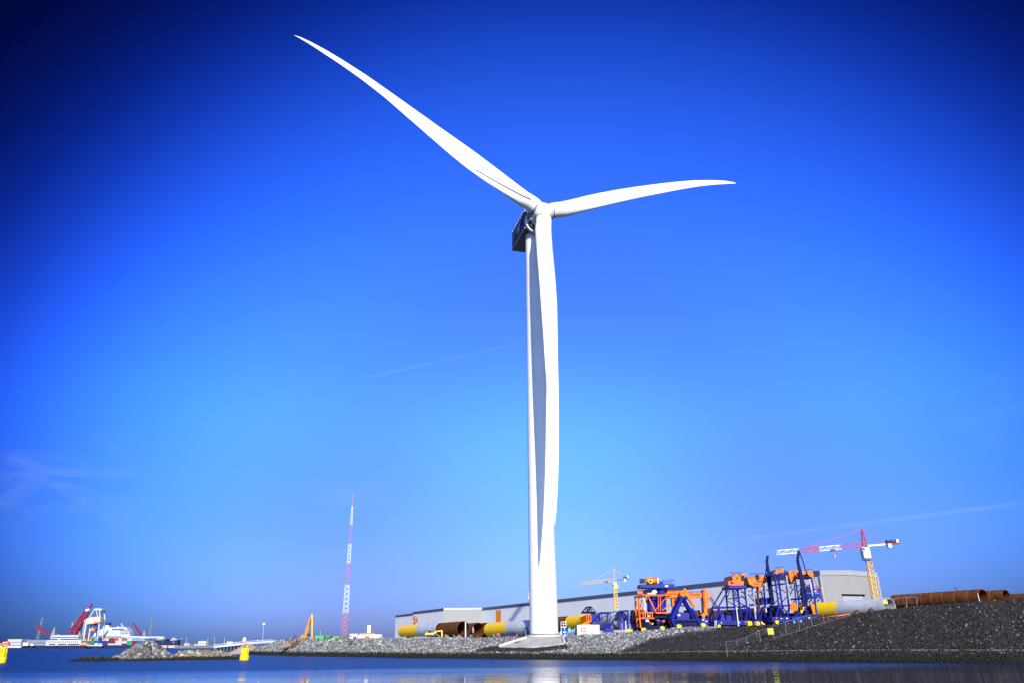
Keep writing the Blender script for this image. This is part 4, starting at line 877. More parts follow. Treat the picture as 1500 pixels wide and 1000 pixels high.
m = MB(); m.pprism([(1182, 836), (1187, 834.2), (1190.4, 837), (1192, 842), (1191, 846.4), (1187.6, 844), (1183.6, 841)], Y - 4.4, 5); m.build('orange_lobe', 'orange', t)
m = MB(); m.pprism([(1174.2, 836.4), (1179.4, 835.4), (1180.6, 840), (1177.6, 841.6), (1174.4, 840.4)], Y - 4.2, 4); m.build('orange_lobe', 'orange', t)
m = MB(); m.pbox(1180.5, 862.4, 1202, 874, Y - 2.5, 4); pl = m.build('side_platform', 'blue', t)
m = MB(); m.pb(1181, 868, 1200, 868, .8, Y - 2.7); m.build('ledge', 'skyblue', pl)
m = MB()
for x in (1196, 1199.5, 1203): m.pb(x, 855.5, x, 863, .6, Y - 2.6)
m.pb(1196, 857, 1203, 860, .7, Y - 2.6); m.pb(1203, 860, 1204, 872, .8, Y - 2.6); m.build('platform_rail', 'redorange', pl)
m = MB(); m.pb(1184, 857, 1190, 861.5, 4, Y - 2); m.pbox(1184.5, 857, 1188.5, 862, Y - 1.6, 2); m.pb(1187.5, 882, 1192.6, 899, 3.4, Y - 4.3); m.build('orange_fitting', 'orange', t)
m = MB(); m.tube(P(1163, 888.6, Y - 4.6), P(1163, 888.6, Y - 3.8), 1.0, n=18); m.build('orange_wheel', 'orange', t, True)
m = MB(); m.pprism([(1170, 891), (1175, 886), (1179, 890), (1177, 897), (1173, 897)], Y - 3, 1.2); m.build('yellow_fitting', 'yellow', t)
m = MB(); m.pbox(1161, 897, 1178, 902.4, Y - 2, 3); m.build('machinery', 'navy', t)

# handrails, cables, access ladders and plates that dress the trestles
def dress(parent, rails=(), ladders=(), cables=(), plates=(), Y=205):
    for x0, x1, y, h in rails:
        m = MB()
        for x in np.arange(x0, x1 + .1, 1.7): m.pb(x, y - h, x, y, .32, Y)
        for f in (1, .5): m.pb(x0, y - h * f, x1, y - h * f, .32, Y)
        m.build('handrail', 'blue', parent)
    for x0, y0, x1, y1 in ladders:
        m = MB()
        for o_ in (-.7, .7): m.pb(x0 + o_, y0, x1 + o_, y1, .35, Y - .4)
        for q in np.linspace(.03, .97, max(4, int((y1 - y0) / 1.6))): m.pb(x0 + (x1 - x0) * q - .7, y0 + (y1 - y0) * q, x0 + (x1 - x0) * q + .7, y0 + (y1 - y0) * q, .25, Y - .4)
        m.build('access_ladder', 'rail', parent)
    for x0, y0, x1, y1, sag in cables:
        m = MB(); pr = None
        for q in np.linspace(0, 1, 9):
            p_ = (x0 + (x1 - x0) * q, y0 + (y1 - y0) * q + sag * 4 * q * (1 - q))
            if pr: m.pb(*pr, *p_, .4, Y - .5)
            pr = p_
        m.build('cable', 'black', parent)
    for x, y, w, h, mt in plates: MB().pbox(x, y, x + w, y + h, Y - .95, .06).build('plate', mt, parent)
TR = [o for o in col.objects if o.name.startswith('trestle_tower')]
dress(TR[0], ((1070, 1088, 840.6, 3.0),), ((1093.5, 862, 1096, 888),), ((1089, 850, 1097, 852, 4), (1074, 858, 1079, 880, -1)), ((1080.5, 910, 3, 2, 'cranewhite'), (1056, 910.4, 1.6, 1.6, 'signyel'), (1091.5, 909.6, 2.2, 2.2, 'redorange')), 207.5)
dress(TR[1], ((1098, 1118, 841.6, 2.8),), ((1104, 862, 1107, 906),), ((1113, 858, 1118, 880, 3), (1100, 858, 1106, 884, 2)), ((1115, 910, 2, 2, 'cranewhite'),), 211)
dress(TR[2], ((1136, 1147, 832, 2.4),), ((1152, 842, 1157.5, 884),), ((1150, 852, 1160, 870, 3),), ((1136.4, 903.6, 2.2, 1.8, 'redorange'), (1152, 904, 1.8, 1.8, 'cranewhite'), (1143, 904.4, 3.2, 1.6, 'skyblue')), 204)
dress(TR[3], ((1183, 1201, 862.2, 3.6), (1182, 1190, 835, 2.6)), ((1186, 848, 1190.6, 872),), ((1191, 842, 1201, 864, 3), (1164, 858, 1172, 876, 2)), ((1184.6, 903.4, 2, 2, 'cranewhite'), (1193, 864.5, 3, 1.6, 'cranewhite')), 202)
for k, (boxes, Yk) in enumerate(((((1066, 899, 1072, 908), (1076, 902, 1083, 908), (1085, 897, 1090, 908)), 211), (((1110, 896, 1116, 908), (1118, 901, 1124, 908), (1125, 890, 1129, 908)), 214), (((1141, 893, 1147, 903), (1149, 897, 1154, 903)), 207), (((1168, 888, 1173, 902), (1176, 893, 1186, 902), (1188, 886, 1192, 902)), 206))):
    m = MB()
    for b_ in boxes: m.pbox(*b_, Yk, 2.2, .1)
    m.build('machinery', 'navy', TR[k])
    m = MB()
    for b_ in boxes: m.pb(b_[0] + 1, b_[1], b_[2] + 3, b_[1] - 7, .8, Yk + .5); m.pt(b_[0] + 2, b_[1] - 3, b_[2] + 1, b_[1] - 3, 1.6, Yk + .8)
    m.build('pipework', 'blue', TR[k])
LT = bpy.data.objects['lifting_tower']; dress(LT, ((934, 957, 870.6, 3.2), (979, 996, 864.6, 2.8)), ((943.6, 874, 945.4, 896),), ((950, 862, 944, 870, 3), (964, 866, 975, 870, 4)), ((946, 907, 4, 3, 'cranewhite'), (955, 911.6, 2, 2, 'signyel'), (949.6, 900.6, 1.6, 1.6, 'cranewhite')), 214.6)
AF = bpy.data.objects['a_frame_rig']; dress(AF, ((1008, 1028, 867.8, 2.6), (989, 1026, 908.6, 2.4)), ((1006, 878, 1013.5, 890),), ((1008, 866, 1030, 866, 4),), ((993, 899, 3.4, 2.4, 'cranewhite'), (1029, 906.4, 2.6, 1.4, 'cranewhite'), (1033.4, 908.6, 2.6, 1.2, 'cranewhite')), 213)

# blue cradle with orange spikes left of the tower, cabinet, containers, tanks
Y = 236
t = thing('pipe_cradle', 'low blue steel cradle with dark red and orange prongs left of the tower foot', 'cradle', P(748, 935, Y))
m = MB(); m.pbox(728.5, 931, 769, 935, Y, 3); m.pb(727.5, 929, 730, 935, 2, Y); m.build('blue_beam', 'blue', t)
m = MB()
for x in (734, 736.5, 739, 741.5, 758, 760.5, 763, 765): m.pb(x, 931, x + random.uniform(-1, 1), 925.4 + random.uniform(0, 2.4), 1.5, Y + .6)
for x in (745, 748, 752): m.pb(x, 931, x, 926, .9, Y + .8)
m.build('dark_prongs', 'navy', t)
m = MB()
for x in (728.5, 731, 757, 766.5, 768.2): m.pb(x, 931, x + .4, 926.6, 1.7, Y + .3)
m.build('orange_prongs', 'redorange', t)
Y = 228
t = thing('cabinet', 'steel blue transformer cabinet against the left side of the tower', 'cabinet', P(773, 935, Y))
MB().pbox(769, 920, 778, 935, Y, 2.6).build('body', 'steelblue', t); MB().pbox(768.6, 918.8, 778.3, 920, Y - .1, 2.8).build('lid', 'navy', t); MB().pb(773.3, 921, 773.3, 934, .4, Y - .03).build('door_seam', 'navy', t); MB().pbox(770.5, 922.5, 772, 924, Y - .05, .1).build('vent', 'black', t)
Y = 214
t = thing('blue_drum', 'bright blue drum beside the turbine stairs', 'drum', P(827, 930.5, Y))
MB().lathe([(.72, 0), (.72, .1), (.68, .14), (.68, .75), (.72, .8), (.68, .85), (.68, 1.4), (.72, 1.45), (.72, 1.55), (.6, 1.58)], P(827, 930.5, Y), 24).build('drum_shell', 'midblue', t, True); MB().pbox(825.3, 924.4, 828.9, 926, Y - .76, .05).build('drum_label', 'cranewhite', t); MB().pprism([(826, 930.3), (827.6, 927.8), (829, 930.3)], Y - .8, .05).build('drum_mark', 'cranewhite', t)
t = thing('generator_set', 'black generator set with two sky blue tanks on top left of the white container', 'generator', P(838.5, 930, Y))
MB().pbox(832, 924, 845, 929.6, Y, 1.6).build('casing', 'slate', t)
for x in (834, 842.8):
    MB().pbox(x - 2, 919.4, x + 2, 925.6, Y - .15, 1.3, .12).build('tank', 'skyblue', t)
MB().pbox(837.4, 921.4, 839.8, 924.2, Y + .1, .8).build('control_box', 'cgrey', t)
Y = 211
t = thing('site_container', 'white site container with two red letters right of the tower', 'container', P(861.5, 930, Y))
m = MB(); m.pbox(845.8, 914.6, 877.8, 929.4, Y, 2.4); cb = m.build('body', 'boxwhite', t)
m = MB()
for x in np.arange(848, 877, 1.6): m.pb(x, 915.4, x, 928.6, .35, Y - .02)
m.build('corrugation', 'boxwhite', cb)
m = MB()
for x in (845.9, 868.3, 877.6): m.pb(x, 914.6, x, 929.4, .7, Y - .06)
m.pb(845.8, 914.8, 877.8, 914.8, .7, Y - .06); m.pb(845.8, 929.2, 877.8, 929.2, .7, Y - .06); m.build('edge_frame', 'cranewhite', t)
m = MB()
for x in (853.0, 857.1):
    pp = [(x + 1.6 * math.cos(rad(q)), 921.8 - 2.5 * math.sin(rad(q))) for q in range(50, 311, 26)]
    for a, b in zip(pp, pp[1:]): m.pb(*a, *b, 1.0, Y - .14, None, .04)
m.build('red_letters', 'cred', t)
m = MB(); m.pb(859.8, 920.4, 863.8, 920.4, .5, Y - .13, None, .03); m.pb(859.8, 922, 862.5, 922, .4, Y - .13, None, .03); m.build('grey_lettering', 'cgrey', t)
m = MB(); m.pb(870.5, 917, 870.5, 928, .25, Y - .1); m.pb(874.5, 917, 874.5, 928, .25, Y - .1); m.build('door_bars', 'cgrey', t)

# yellow blocks and small things on the crest
YB = [(921.7, 924, 5.2, 'beside the thin white post of the blue lattice frame'), (943.2, 922.2, 5.2, 'below the left leg of the orange tower'), (953, 924.2, 1.8, None), (970, 919.8, 5.2, 'below the right half of the orange tower'), (994.6, 918.8, 5.8, 'at the left foot of the blue A-frame'), (1029.8, 917.2, 5.8, 'at the right foot of the blue A-frame'),
      (1053.8, 917, 3.4, 'at the left foot of the widest trestle'), (1097.6, 915.8, 5.6, 'below the right leg of the widest trestle'), (1109.5, 914.8, 4.8, 'left of the smallest block under the navy boom'), (1118.2, 914.8, 2.8, None), (1138, 914, 4.4, 'below the slim trestle with the orange cap')]
for x, y, s, where in YB:
    d = float(np.interp(x, [SH[i][0] for i in range(len(SH))], SHDC)) * 1.012; dd = ray(x, y); p = O + dd * (d / math.hypot(dd.x, dd.y)); w = 1.1 * s * mpp(x, y, p.y)
    m = MB(); m.box((p.x, p.y, gz(p) + w * .62), (w, w, w * .95), rng.uniform(-.5, .5), w * .14); m.box((p.x, p.y, gz(p) + w * 1.12), (w * .25, w * .12, w * .12))
    single(m, 'concrete_block', 'yellow', ('yellow concrete block ' + where) if where else ('tiny yellow marker block between the first two blocks under the orange tower' if x < 1000 else 'small yellow marker block under the tall navy boom of the bulky orange head'), 'block', None, 'yellow blocks along the embankment crest')
for x, y, lb in ((1163.3, 911.2, 'pale blue plastic canister left of the other, below the rightmost trestle'), (1173.2, 910, 'pale blue plastic canister nearer the grey pipe, below the rightmost trestle')):
    p = ap(x, y + 1, .1); single(MB().lathe([(.22, 0), (.26, .06), (.26, .42), (.1, .5), (.1, .58)], p, 14), 'canister', 'skyblue', lb, 'canister', p, 'pale blue canisters on the slope', True)
def post(x, y0, y1, x1, w, mt, label, Y, name='marker_post', cat='post', foot=.35):
    m = MB(); m.pb(x, y0, x1, y1, w, Y); m.box(P(x1, y1, Y), (foot, foot, .2)); m.pb(x, y0, x + (x1 - x) * .03, y0 + (y1 - y0) * .03, w * 1.5, Y); return single(m, name, mt, label, cat, P(x1, y1, Y))
post(682, 910.5, 932.5, 682, 1.6, 'boxwhite', 'white post in front of the open rusty pipe end left of the tower', 300)
post(916.5, 908.5, 926, 916.8, 1.0, 'boxwhite', 'thin white post in front of the blue lattice frame', 206)
post(911, 912, 926, 911.6, .8, 'salmon', 'thin red and white ranging pole beside the white post of the lattice frame', 206)
post(1078.6, 888, 915.5, 1081.6, 1.2, 'boxwhite', 'leaning white pole in front of the widest blue trestle', 186)
post(1432, 868.5, 881, 1435, .9, 'boxwhite', 'short leaning pale pole in front of the long rusty pipe', 168)
m = MB(); 
for o_ in (-1, 1): m.pb(1048.5 + o_, 908, 1047.8 + o_, 917.5, .5, 186)
for q in np.linspace(.1, .9, 5): m.pb(1047.3, 908 + 9.5 * q, 1049.5, 908 + 9.5 * q, .35, 186)
single(m, 'short_ladder', 'rail', 'short grey ladder leaning at the left foot of the widest trestle', 'ladder')
for x, y, w, lb in ((653.5, 932.2, 5, 'tan boulder right of the yellow excavator on the crest'), (672, 932.4, 5, 'tan boulder left of the white post on the crest'), (689, 932.4, 5, 'tan boulder right of the white post on the crest')):
    p = P(x, y + 1.2, 268); o = rocks('boulder', [(p.x, p.y, p.z + .5), (p.x + .6, p.y, p.z + .3)], [w * .26, w * .2], [1, 1], tuple(p)); o['label'] = lb; o['category'] = 'boulder'; o['group'] = 'boulders along the crest'

# orange skids under the right-hand grey pipe
m = MB(); m.pb(1199, 905.8, 1244, 898.8, 2.4, 196, None, 1.2); single(m, 'timber_skid', 'redorange', 'long faded orange skid under the yellow and grey pipe', 'skid')
t = thing('skid_frame', 'orange skid with two dark triangular supports in front of the grey pipe', 'skid', P(1266, 900, 192))
m = MB(); m.pb(1243, 901.2, 1291, 894.2, 2.0, 192, None, 1.4); m.build('skid_beam', 'redorange', t)
for x, y in ((1257, 898), (1277.5, 895.6)):
    m = MB(); m.pprism([(x - 5, y), (x, y - 6), (x + 5, y - 1)], 191.6, 1.2); m.build('triangle_support', 'brown', t)
# fence down the slope with yellow sign
t = thing('slope_fence', 'grey post and rail fence running diagonally up the dark slope', 'fence', ap(1134, 936, .05))
posts = [(1065.5, 940, 961.5), (1080, 938, 945.5), (1094, 933, 942.5), (1114, 924, 939), (1134, 917.6, 936), (1152.5, 911.4, 929), (1171.7, 905, 924), (1190, 900.6, 917.5), (1207.5, 896, 912.5), (1226, 891, 907), (1245, 887.5, 902)]
tops, foots = [], []
m = MB()
for x, y0, y1 in posts:
    f = ap(x, y1, .02); h = (y1 - y0) * mpp(x, y1, f.y) * .98; tp = f + Vector((0, 0, h)); tops.append(tp); foots.append(f); o = MB().tube(f - Vector((0, 0, .3)), tp, .045, n=8).build('fence_post', 'fencegrey', t)
for a, b in zip(tops, tops[1:]): m.tube(a, b, .03, n=6)
for a, b in list(zip(foots, foots[1:]))[4:]: m.tube(a + Vector((0, 0, .15)), b + Vector((0, 0, .15)), .03, n=6)
m.build('top_rail', 'fencegrey', t)
m = MB()
for (a, b), (c, d) in zip(zip(tops, tops[1:]), zip(foots, foots[1:])):
    for q in (.25, .5, .75):
        m.bar(a.lerp(c, q), b.lerp(d, q), .008)
    for q in np.linspace(.1, .9, 7): m.bar(a.lerp(b, q), c.lerp(d, q), .006)
m.build('wire_mesh', 'fencegrey', t)
sg = tops[4]; MB().box(sg + Vector((-.55, -.12, -.95)), (1.15, .05, 1.1)).build('sign_panel', 'signyel', t)
t = thing('pipe_fence', 'wire fence with a yellow sign in front of the grey and rusty pipes', 'fence', ap(1310, 893, .05))
tops = []
for x, y0, y1 in ((1268, 883, 899.5), (1286, 880, 896.5), (1300, 877, 893.5), (1310, 876, 893), (1328, 874, 890.5), (1343, 874, 889.5)):
    f = P(x, y1, 172); tp = P(x, y0, 172); tops.append((tp, f)); MB().tube(f - Vector((0, 0, .4)), tp, .06, n=6).build('fence_post', 'fencegrey', t)
m = MB()
for (a, c), (b, d) in zip(tops, tops[1:]): m.tube(a, b, .035, n=6); m.bar(a.lerp(c, .9), b.lerp(d, .9), .03); m.bar(a.lerp(c, .5), b.lerp(d, .5), .015)
m.build('top_rail', 'fencegrey', t)
MB().pbox(1294.5, 878.6, 1299.8, 883.8, 171.8, .06).build('sign_panel', 'signyel', t)

# ------------------------------------------------------------------ left yard: excavators, skips, huts, mast
def tracks(t, x0, x1, y0, y1, Y, dep):
    r = (P(x0, y0, Y).z - P(x0, y1, Y).z) / 2
    for k in (0, 1):
        a = P(x0, (y0 + y1) / 2, Y) + Vy * (k * dep) + Vector((r, 0, 0)); b = P(x1, (y0 + y1) / 2, Y) + Vy * (k * dep) - Vector((r, 0, 0)); pr = []
        for q in np.linspace(90, 270, 8): pr.append(a + Vector((math.cos(rad(q)) * r, 0, math.sin(rad(q)) * r)))
        for q in np.linspace(-90, 90, 8): pr.append(b + Vector((math.cos(rad(q)) * r, 0, math.sin(rad(q)) * r)))
        MB().prism(pr, Vy * .7).build('crawler_track', 'track', t)
Y = 325
t = thing('long_reach_excavator', 'orange long-reach excavator with its boom folded high on the left embankment', 'excavator', P(446, 937, Y))
tracks(t, 437.5, 454, 934.3, 937, Y, 2.4)
m = MB(); m.pprism([(440, 934), (440.4, 930.2), (443, 928.6), (449.4, 928.6), (450.4, 934)], Y + .4, 2.4); m.build('body', 'excav', t)
m = MB(); m.pbox(449.2, 926.4, 453.2, 933.6, Y + .2, 1.4, .2); cb = m.build('cab', 'slate', t); m = MB(); m.pbox(449.8, 927.2, 452.8, 930.4, Y + .14, .1); m.build('cab_window', 'glass', cb)
m = MB(); m.pprism([(446.2, 932), (449.6, 931.5), (452, 922), (457.8, 900), (456, 899.2), (452, 908), (446.6, 924)], Y + .9, .9); m.build('boom', 'excav', t)
m = MB(); m.pprism([(455.8, 899), (458, 898.6), (458.6, 905), (457.8, 934), (456.3, 934), (456.2, 910)], Y + .8, 1.0); m.build('stick', 'lattice', t)
m = MB(); m.pprism([(452.4, 936.4), (453, 932.6), (458, 932.2), (459, 935), (463, 935.6), (463, 936.8)], Y + .4, 1.6); m.build('bucket', 'excav', t)
m = MB(); m.pb(452.4, 916, 455.8, 905, .8, Y + .7); m.build('ram', 'darkmetal', t)
Y = 290
t = thing('crawler_excavator', 'small pale yellow crawler excavator in front of the rusty pipe', 'excavator', P(629, 929, Y))
tracks(t, 623.5, 635.5, 929.0, 932, Y, 1.6)
m = MB(); m.pprism([(622.6, 929.6), (622.8, 926.4), (626.5, 925.4), (635, 926.2), (635.4, 929.8)], Y + .3, 1.9); m.build('body', 'excyel', t)
m = MB(); m.pbox(627.2, 922.8, 631.6, 926.4, Y + .3, 1.1, .15); m.build('cab', 'glass', t)
m = MB(); m.pprism([(632, 928.4), (633.4, 926.4), (639, 923.2), (645, 922.3), (646.2, 923.6), (640, 924.9), (634.4, 928.8)], Y + .7, .6); m.build('boom', 'excyel', t)
m = MB(); m.pprism([(645, 922.2), (647.2, 921.6), (648.4, 924), (648.4, 931), (646.6, 931.6), (646.2, 925)], Y + .7, .6); m.build('stick', 'excyel', t)
m = MB(); m.pprism([(645.8, 931.6), (648.6, 930.6), (648.8, 932.2), (646.4, 932.8)], Y + .5, 1.0); m.build('bucket', 'excyel', t)
# skips
Y = 318
def skip(x0, x1, y0, y1, mt, label):
    t = thing('waste_skip', label, 'skip', P((x0 + x1) / 2, y1, Y), 'green skips on the left embankment')
    MB().pprism([(x0, y0), (x1, y0), (x1 - 1.4, y1), (x0 + 1.4, y1)], Y, 2.4).build('tub', mt, t)
    m = MB(); m.pb(x0 - .2, y0, x1 + .2, y0, .7, Y - .05); 
    for q in (.25, .5, .75): x = x0 + (x1 - x0) * q; m.pb(x, y0, x, y1, .5, Y - .06)
    m.build('rim', 'green', t)
    MB().pb(x0 + (x1 - x0) * .3, y1 - 1.2, x0 + (x1 - x0) * .8, y1 - .8, 1.6, Y - .1).build('dark_load', 'black', t)
skip(461, 475, 930.6, 936.6, 'green', 'largest green skip, next to the long-reach excavator'); skip(476.2, 484.2, 930.9, 936.4, 'dkgreen', 'darker green skip in the middle of the three skips'); skip(488.6, 497.4, 931.4, 936.2, 'green', 'bright green skip nearest the red and white mast')
m = MB(); m.pprism([(484, 936.4), (484.6, 934.4), (487, 933.6), (490, 934.6), (490.4, 936.4)], Y - 1, 1.4); m.pb(485, 934.4, 488.6, 934.2, .5, Y - 1.05); single(m, 'yellow_compressor', 'excyel', 'small yellow compressor between two green skips', 'compressor')
t = thing('floodlight', 'small twin floodlight on a thin pole above the green skips', 'floodlight', P(469.2, 932, 322)); MB().pb(469.4, 922.5, 469.2, 932, .3, 322).build('pole', 'rail', t)
for x in (468.2, 470.7): MB().pbox(x - .7, 922, x + .7, 923.6, 321.6, .4).build('lamp_head', 'slate', t)
t = thing('light_pole', 'slender light pole with a square lamp head left of the rubble crest', 'light pole', P(384.2, 940, 420)); MB().pb(386.6, 914, 384.4, 941, .55, 420).build('pole', 'rail', t); MB().pbox(384.6, 911.6, 388.6, 914.2, 419.6, .8).build('lamp_head', 'lamp', t)
Y = 312
t = thing('dark_container', 'dark slate container left of the mast foot hut row', 'container', P(506, 936, Y))
MB().pbox(501.5, 929.2, 511.3, 936.2, Y, 2.4).build('body', 'slate', t)
m = MB()
for x in np.arange(502.2, 511, 1.5): m.pb(x, 929.6, x, 935.8, .5, Y - .04)
m.build('corrugation', 'slate', t)
t = thing('parked_van', 'white van with brown load between the dark container and the white huts', 'van', P(516, 936.4, Y - 3))
MB().pprism([(511.8, 935.8), (511.9, 932), (513.3, 929.8), (516, 929.7), (520, 931), (520.8, 935.8)], Y - 3, 1.8).build('body', 'cranewhite', t); MB().pprism([(512.5, 932), (513.6, 930.4), (515.8, 930.4), (515.8, 932)], Y - 3.05, .1).build('window', 'glass', t); MB().pprism([(516.4, 935), (517, 931.8), (521, 932.2), (521.2, 935)], Y - 3.2, 1.2).build('load', 'brown', t)
for x in (513.6, 519): MB().tube(P(x, 935.8, Y - 3.1), P(x, 935.8, Y - 2.9), .28, n=14).build('wheel', 'track', t)
def hut(x0, x1, y0, y1, mt, label, Y):
    t = thing('white_hut', label, 'hut', P((x0 + x1) / 2, y1, Y), 'white site huts near the mast'); MB().pbox(x0, y0, x1, y1, Y, 5).build('wall', mt, t); MB().pbox(x0 - .3, y0 - .6, x1 + .3, y0, Y - .2, 5.4).build('roof', 'cranewhite', t)
    m = MB()
    for q in (.3, .65): x = x0 + (x1 - x0) * q; m.pb(x, y0 + .3, x, y1, .25, Y - .04)
    m.build('panel_joint', 'cgrey', t)
hut(524.3, 540.4, 929.4, 936.2, 'boxwhite', 'white site hut left of the slim white chimney', 308)
hut(540.9, 558.8, 929.2, 936.0, 'boxwhite', 'white site hut right of the orange box, below the slim white chimney', 306)
hut(512, 523.5, 928.2, 935, 'boxwhite', 'small white hut behind the van', 320)
t = thing('orange_box', 'bright orange tool box standing before the white huts', 'box', P(536.6, 936.4, 303)); MB().pbox(534.2, 931.6, 539.2, 936.2, 303, 1.4).build('body', 'boatorange', t); MB().pbox(533.9, 931, 539.5, 931.6, 302.9, 1.6).build('lid', 'redorange', t)
t = thing('tan_roofed_house', 'low house with a tan hipped roof and slim white chimney behind the huts', 'house', P(539, 934, 330))
MB().pprism([(523.5, 929.4), (528, 926.4), (548, 926), (552, 929.4)], 330, 6).build('roof', 'tanroof', t); MB().pbox(524.5, 929.4, 551, 935, 330.4, 5).build('wall', 'cream', t); MB().pbox(538.2, 915, 542.6, 927, 331, 1.3).build('chimney', 'cranewhite', t)
# lattice radio mast
Y = 430; t = thing('radio_mast', 'very tall slim lattice radio mast in red and white bands on the left', 'radio mast', P(503.8, 936, Y)); b0, tp = P(503.8, 938, Y), P(517.3, 722, Y)
cuts = [938, 899.5, 857.5, 827, 797, 768, 738.5, 718.5]
for k, (ya, yb) in enumerate(zip(cuts, cuts[1:])):
    fa, fb = (938 - ya) / (938 - 718.5), (938 - yb) / (938 - 718.5); s = mpp(505, 900, Y)
    m = MB(); lattice(m, b0.lerp(tp, fa), b0.lerp(tp, fb), (8.2 * (1 - fa) + 1.0 * fa) * s, (8.2 * (1 - fb) + 1.0 * fb) * s, max(3, int(13 * (1 - fa * .4))), .105 * (1 - fa * .45)); m.build('mast_section', 'mastpink' if k % 2 == 0 else 'mastwhite', t)
# rusty wreckage on the slope
t = thing('rusty_wreckage', 'rusty dredge pipe and brown scrap lying on the grey slope', 'scrap', ap(424, 946, .1)); q = ap(424, 946, .1)
m = MB(); a, b = ap(408.5, 948, .4), ap(428, 943.4, .8); m.tube(a, b, .75, .9, n=14); m.tube(ap(411, 945, .9), ap(424, 941.6, 1.3), .35, n=8); m.build('dredge_pipe', 'wood', t)
m = MB(); a = ap(433, 943.4, 1.0); m.tube(a + Vector((-1.6, 0, -.6)), a + Vector((1.8, .6, .7)), 1.1, .9, n=14); m.box(a + Vector((1.6, 0, .2)), (1.6, 1.4, 2.0), .3); m.build('cutter_head', 'brown', t)
m = MB(); a = ap(430.5, 940, .8); m.bar(a + Vector((-.8, 0, 0)), a + Vector((.2, 0, 2.6)), .35); m.bar(a + Vector((1.8, 0, -.4)), a + Vector((.2, 0, 2.6)), .3); m.build('lifting_frame', 'brown', t)
p = ap(514, 944.5, .1); single(MB().lathe([(.5, 0), (.75, .2), (.75, .45), (.5, .65)], p, 16).bar(p + Vector((.1, 0, .5)), p + Vector((.2, 0, 1.3)), .3), 'dark_bollard', 'track', 'small black bollard halfway down the grey slope below the mast', 'bollard', p)

# ------------------------------------------------------------------ rubble mounds in the water
def mound(name, prof, Y, dep, label, kind, smin, smax, n, weed, warm):
    xs = [q[0] for q in prof]; P0 = at_z((xs[0] + xs[-1]) / 2, 967, 0); pts, sz = [], []
    tops = [max(.25, P(x, y, Y).z) for x, y in prof]
    while len(pts) < n:
        x = rng.uniform(xs[0], xs[-1]); H = float(np.interp(x, xs, tops)); 
        if rng.random() > (H / max(tops)) ** .7 + .25: continue
        v = rng.uniform(-1, 1); z = H * (1 - abs(v)) ** .85; p = P(x, 950, Y); s = smin + (smax - smin) * rng.random() ** 2.2 * 1.5
        pts.append((p.x, Y + v * (H * dep + 1), z - s * .12 - .25)); sz.append(s)
    m = MB(); N = len(prof); vs = []
    for (x, y), H in zip(prof, tops):
        c = P(x, 950, Y)
        for v in (-1, -.5, 0, .5, 1): vs.append((c.x, Y + v * (H * dep + .6), max(-.3, H * (1 - abs(v)) ** .85 - .5)))
    o = rocks(name, pts, sz, np.clip(kind + rng.normal(0, .15, len(pts)), 0, 1), (P0.x, Y, 0), weed, warm); o['label'] = label; o['category'] = 'rubble mound'
    me = bpy.data.meshes.new('core'); me.from_pydata([Vector(q) - Vector((P0.x, Y, 0)) for q in vs], [], [(i * 5 + j, i * 5 + j + 1, i * 5 + j + 6, i * 5 + j + 5) for i in range(N - 1) for j in range(4)]); me.materials.append(M['ground']); c = bpy.data.objects.new('core', me); col.objects.link(c); c.parent = o
    ca = me.color_attributes.new('stone', 'FLOAT_COLOR', 'POINT'); ca.data.foreach_set('color', [q for _ in me.vertices for q in (0, .2, weed, 0)])  # core coloured dark so the gaps between stones look shaded
mound('rubble_mound', [(160, 966), (172, 960), (182, 955), (190, 948), (200, 942.5), (210, 938.3), (217, 937.6), (226, 940), (236, 947), (246, 954), (256, 959), (264, 966)], 251, 1.5, 'tall peaked mound of grey rubble rising from the water', .72, .55, 1.35, 2300, .8, .15)
mound('rubble_mound', [(106, 966.6), (114, 963.6), (128, 961.6), (142, 960.4), (156, 961), (170, 962.4), (190, 963), (230, 964), (280, 963.5), (330, 963), (352, 963), (363, 966)], 246, 1.6, 'long low spit of dark weedy rocks at the foot of the mounds', .35, .5, 1.1, 1100, .2, .5)
mound('rubble_mound', [(246, 965), (256, 958.5), (264, 953.6), (274, 951), (284, 952), (300, 950.6), (312, 952.8), (322, 951), (334, 955), (346, 959.5), (356, 963), (362, 966)], 251, 1.3, 'lower flat-topped mound of sandy beige rubble beside the yellow buoy', .92, .5, 1.25, 1700, .45, 1.0)

# ------------------------------------------------------------------ buoys
def buoy(x, y0, y1, label, tilt=0):
    g = at_z(x, y1 - 1, 0); s = mpp(x, y1, g.y); H = (y1 - y0) * s; t = thing('channel_buoy', label, 'buoy', g, 'yellow channel buoys')
    r = 6.6 * s
    MB().lathe([(r * .72, -.9), (r * .9, -.3), (r, .1), (r, H * .24), (r * .9, H * .31), (r * .35, H * .32)], g, 28).build('float', 'buoy', t, True)
    m = MB(); m.lathe([(r * .62, H * .30), (r * .60, H * .72), (r * .46, H * .84)], g, 12)
    for k in range(8):
        a = rad(45 * k + 10); c, s_ = math.cos(a), math.sin(a); m.bar(g + Vector((c * r * .72, s_ * r * .72, H * .3)), g + Vector((c * r * .66, s_ * r * .66, H * .78)), .16, .3)
    m.build('tower_panels', 'buoy', t)
    MB().lathe([(r * .46, H * .84), (r * .42, H * .93), (r * .2, H * .98)], g, 16).build('top_cap', 'buoy' if x > 100 else 'cgrey', t, True)
    MB().lathe([(.14, H * .97), (.16, H * 1.05), (.05, H * 1.09)], g, 10).build('lantern', 'darkmetal', t, True)
    MB().box(g + Vector((0, -r * .46, H * .88)), (.5, .1, .45)).build('dark_opening', 'black', t)
buoy(357.6, 946.5, 967, 'yellow channel buoy at the right tip of the beige rubble'); buoy(1.5, 945.5, 971, 'yellow and grey channel buoy cut by the left edge of the photo')
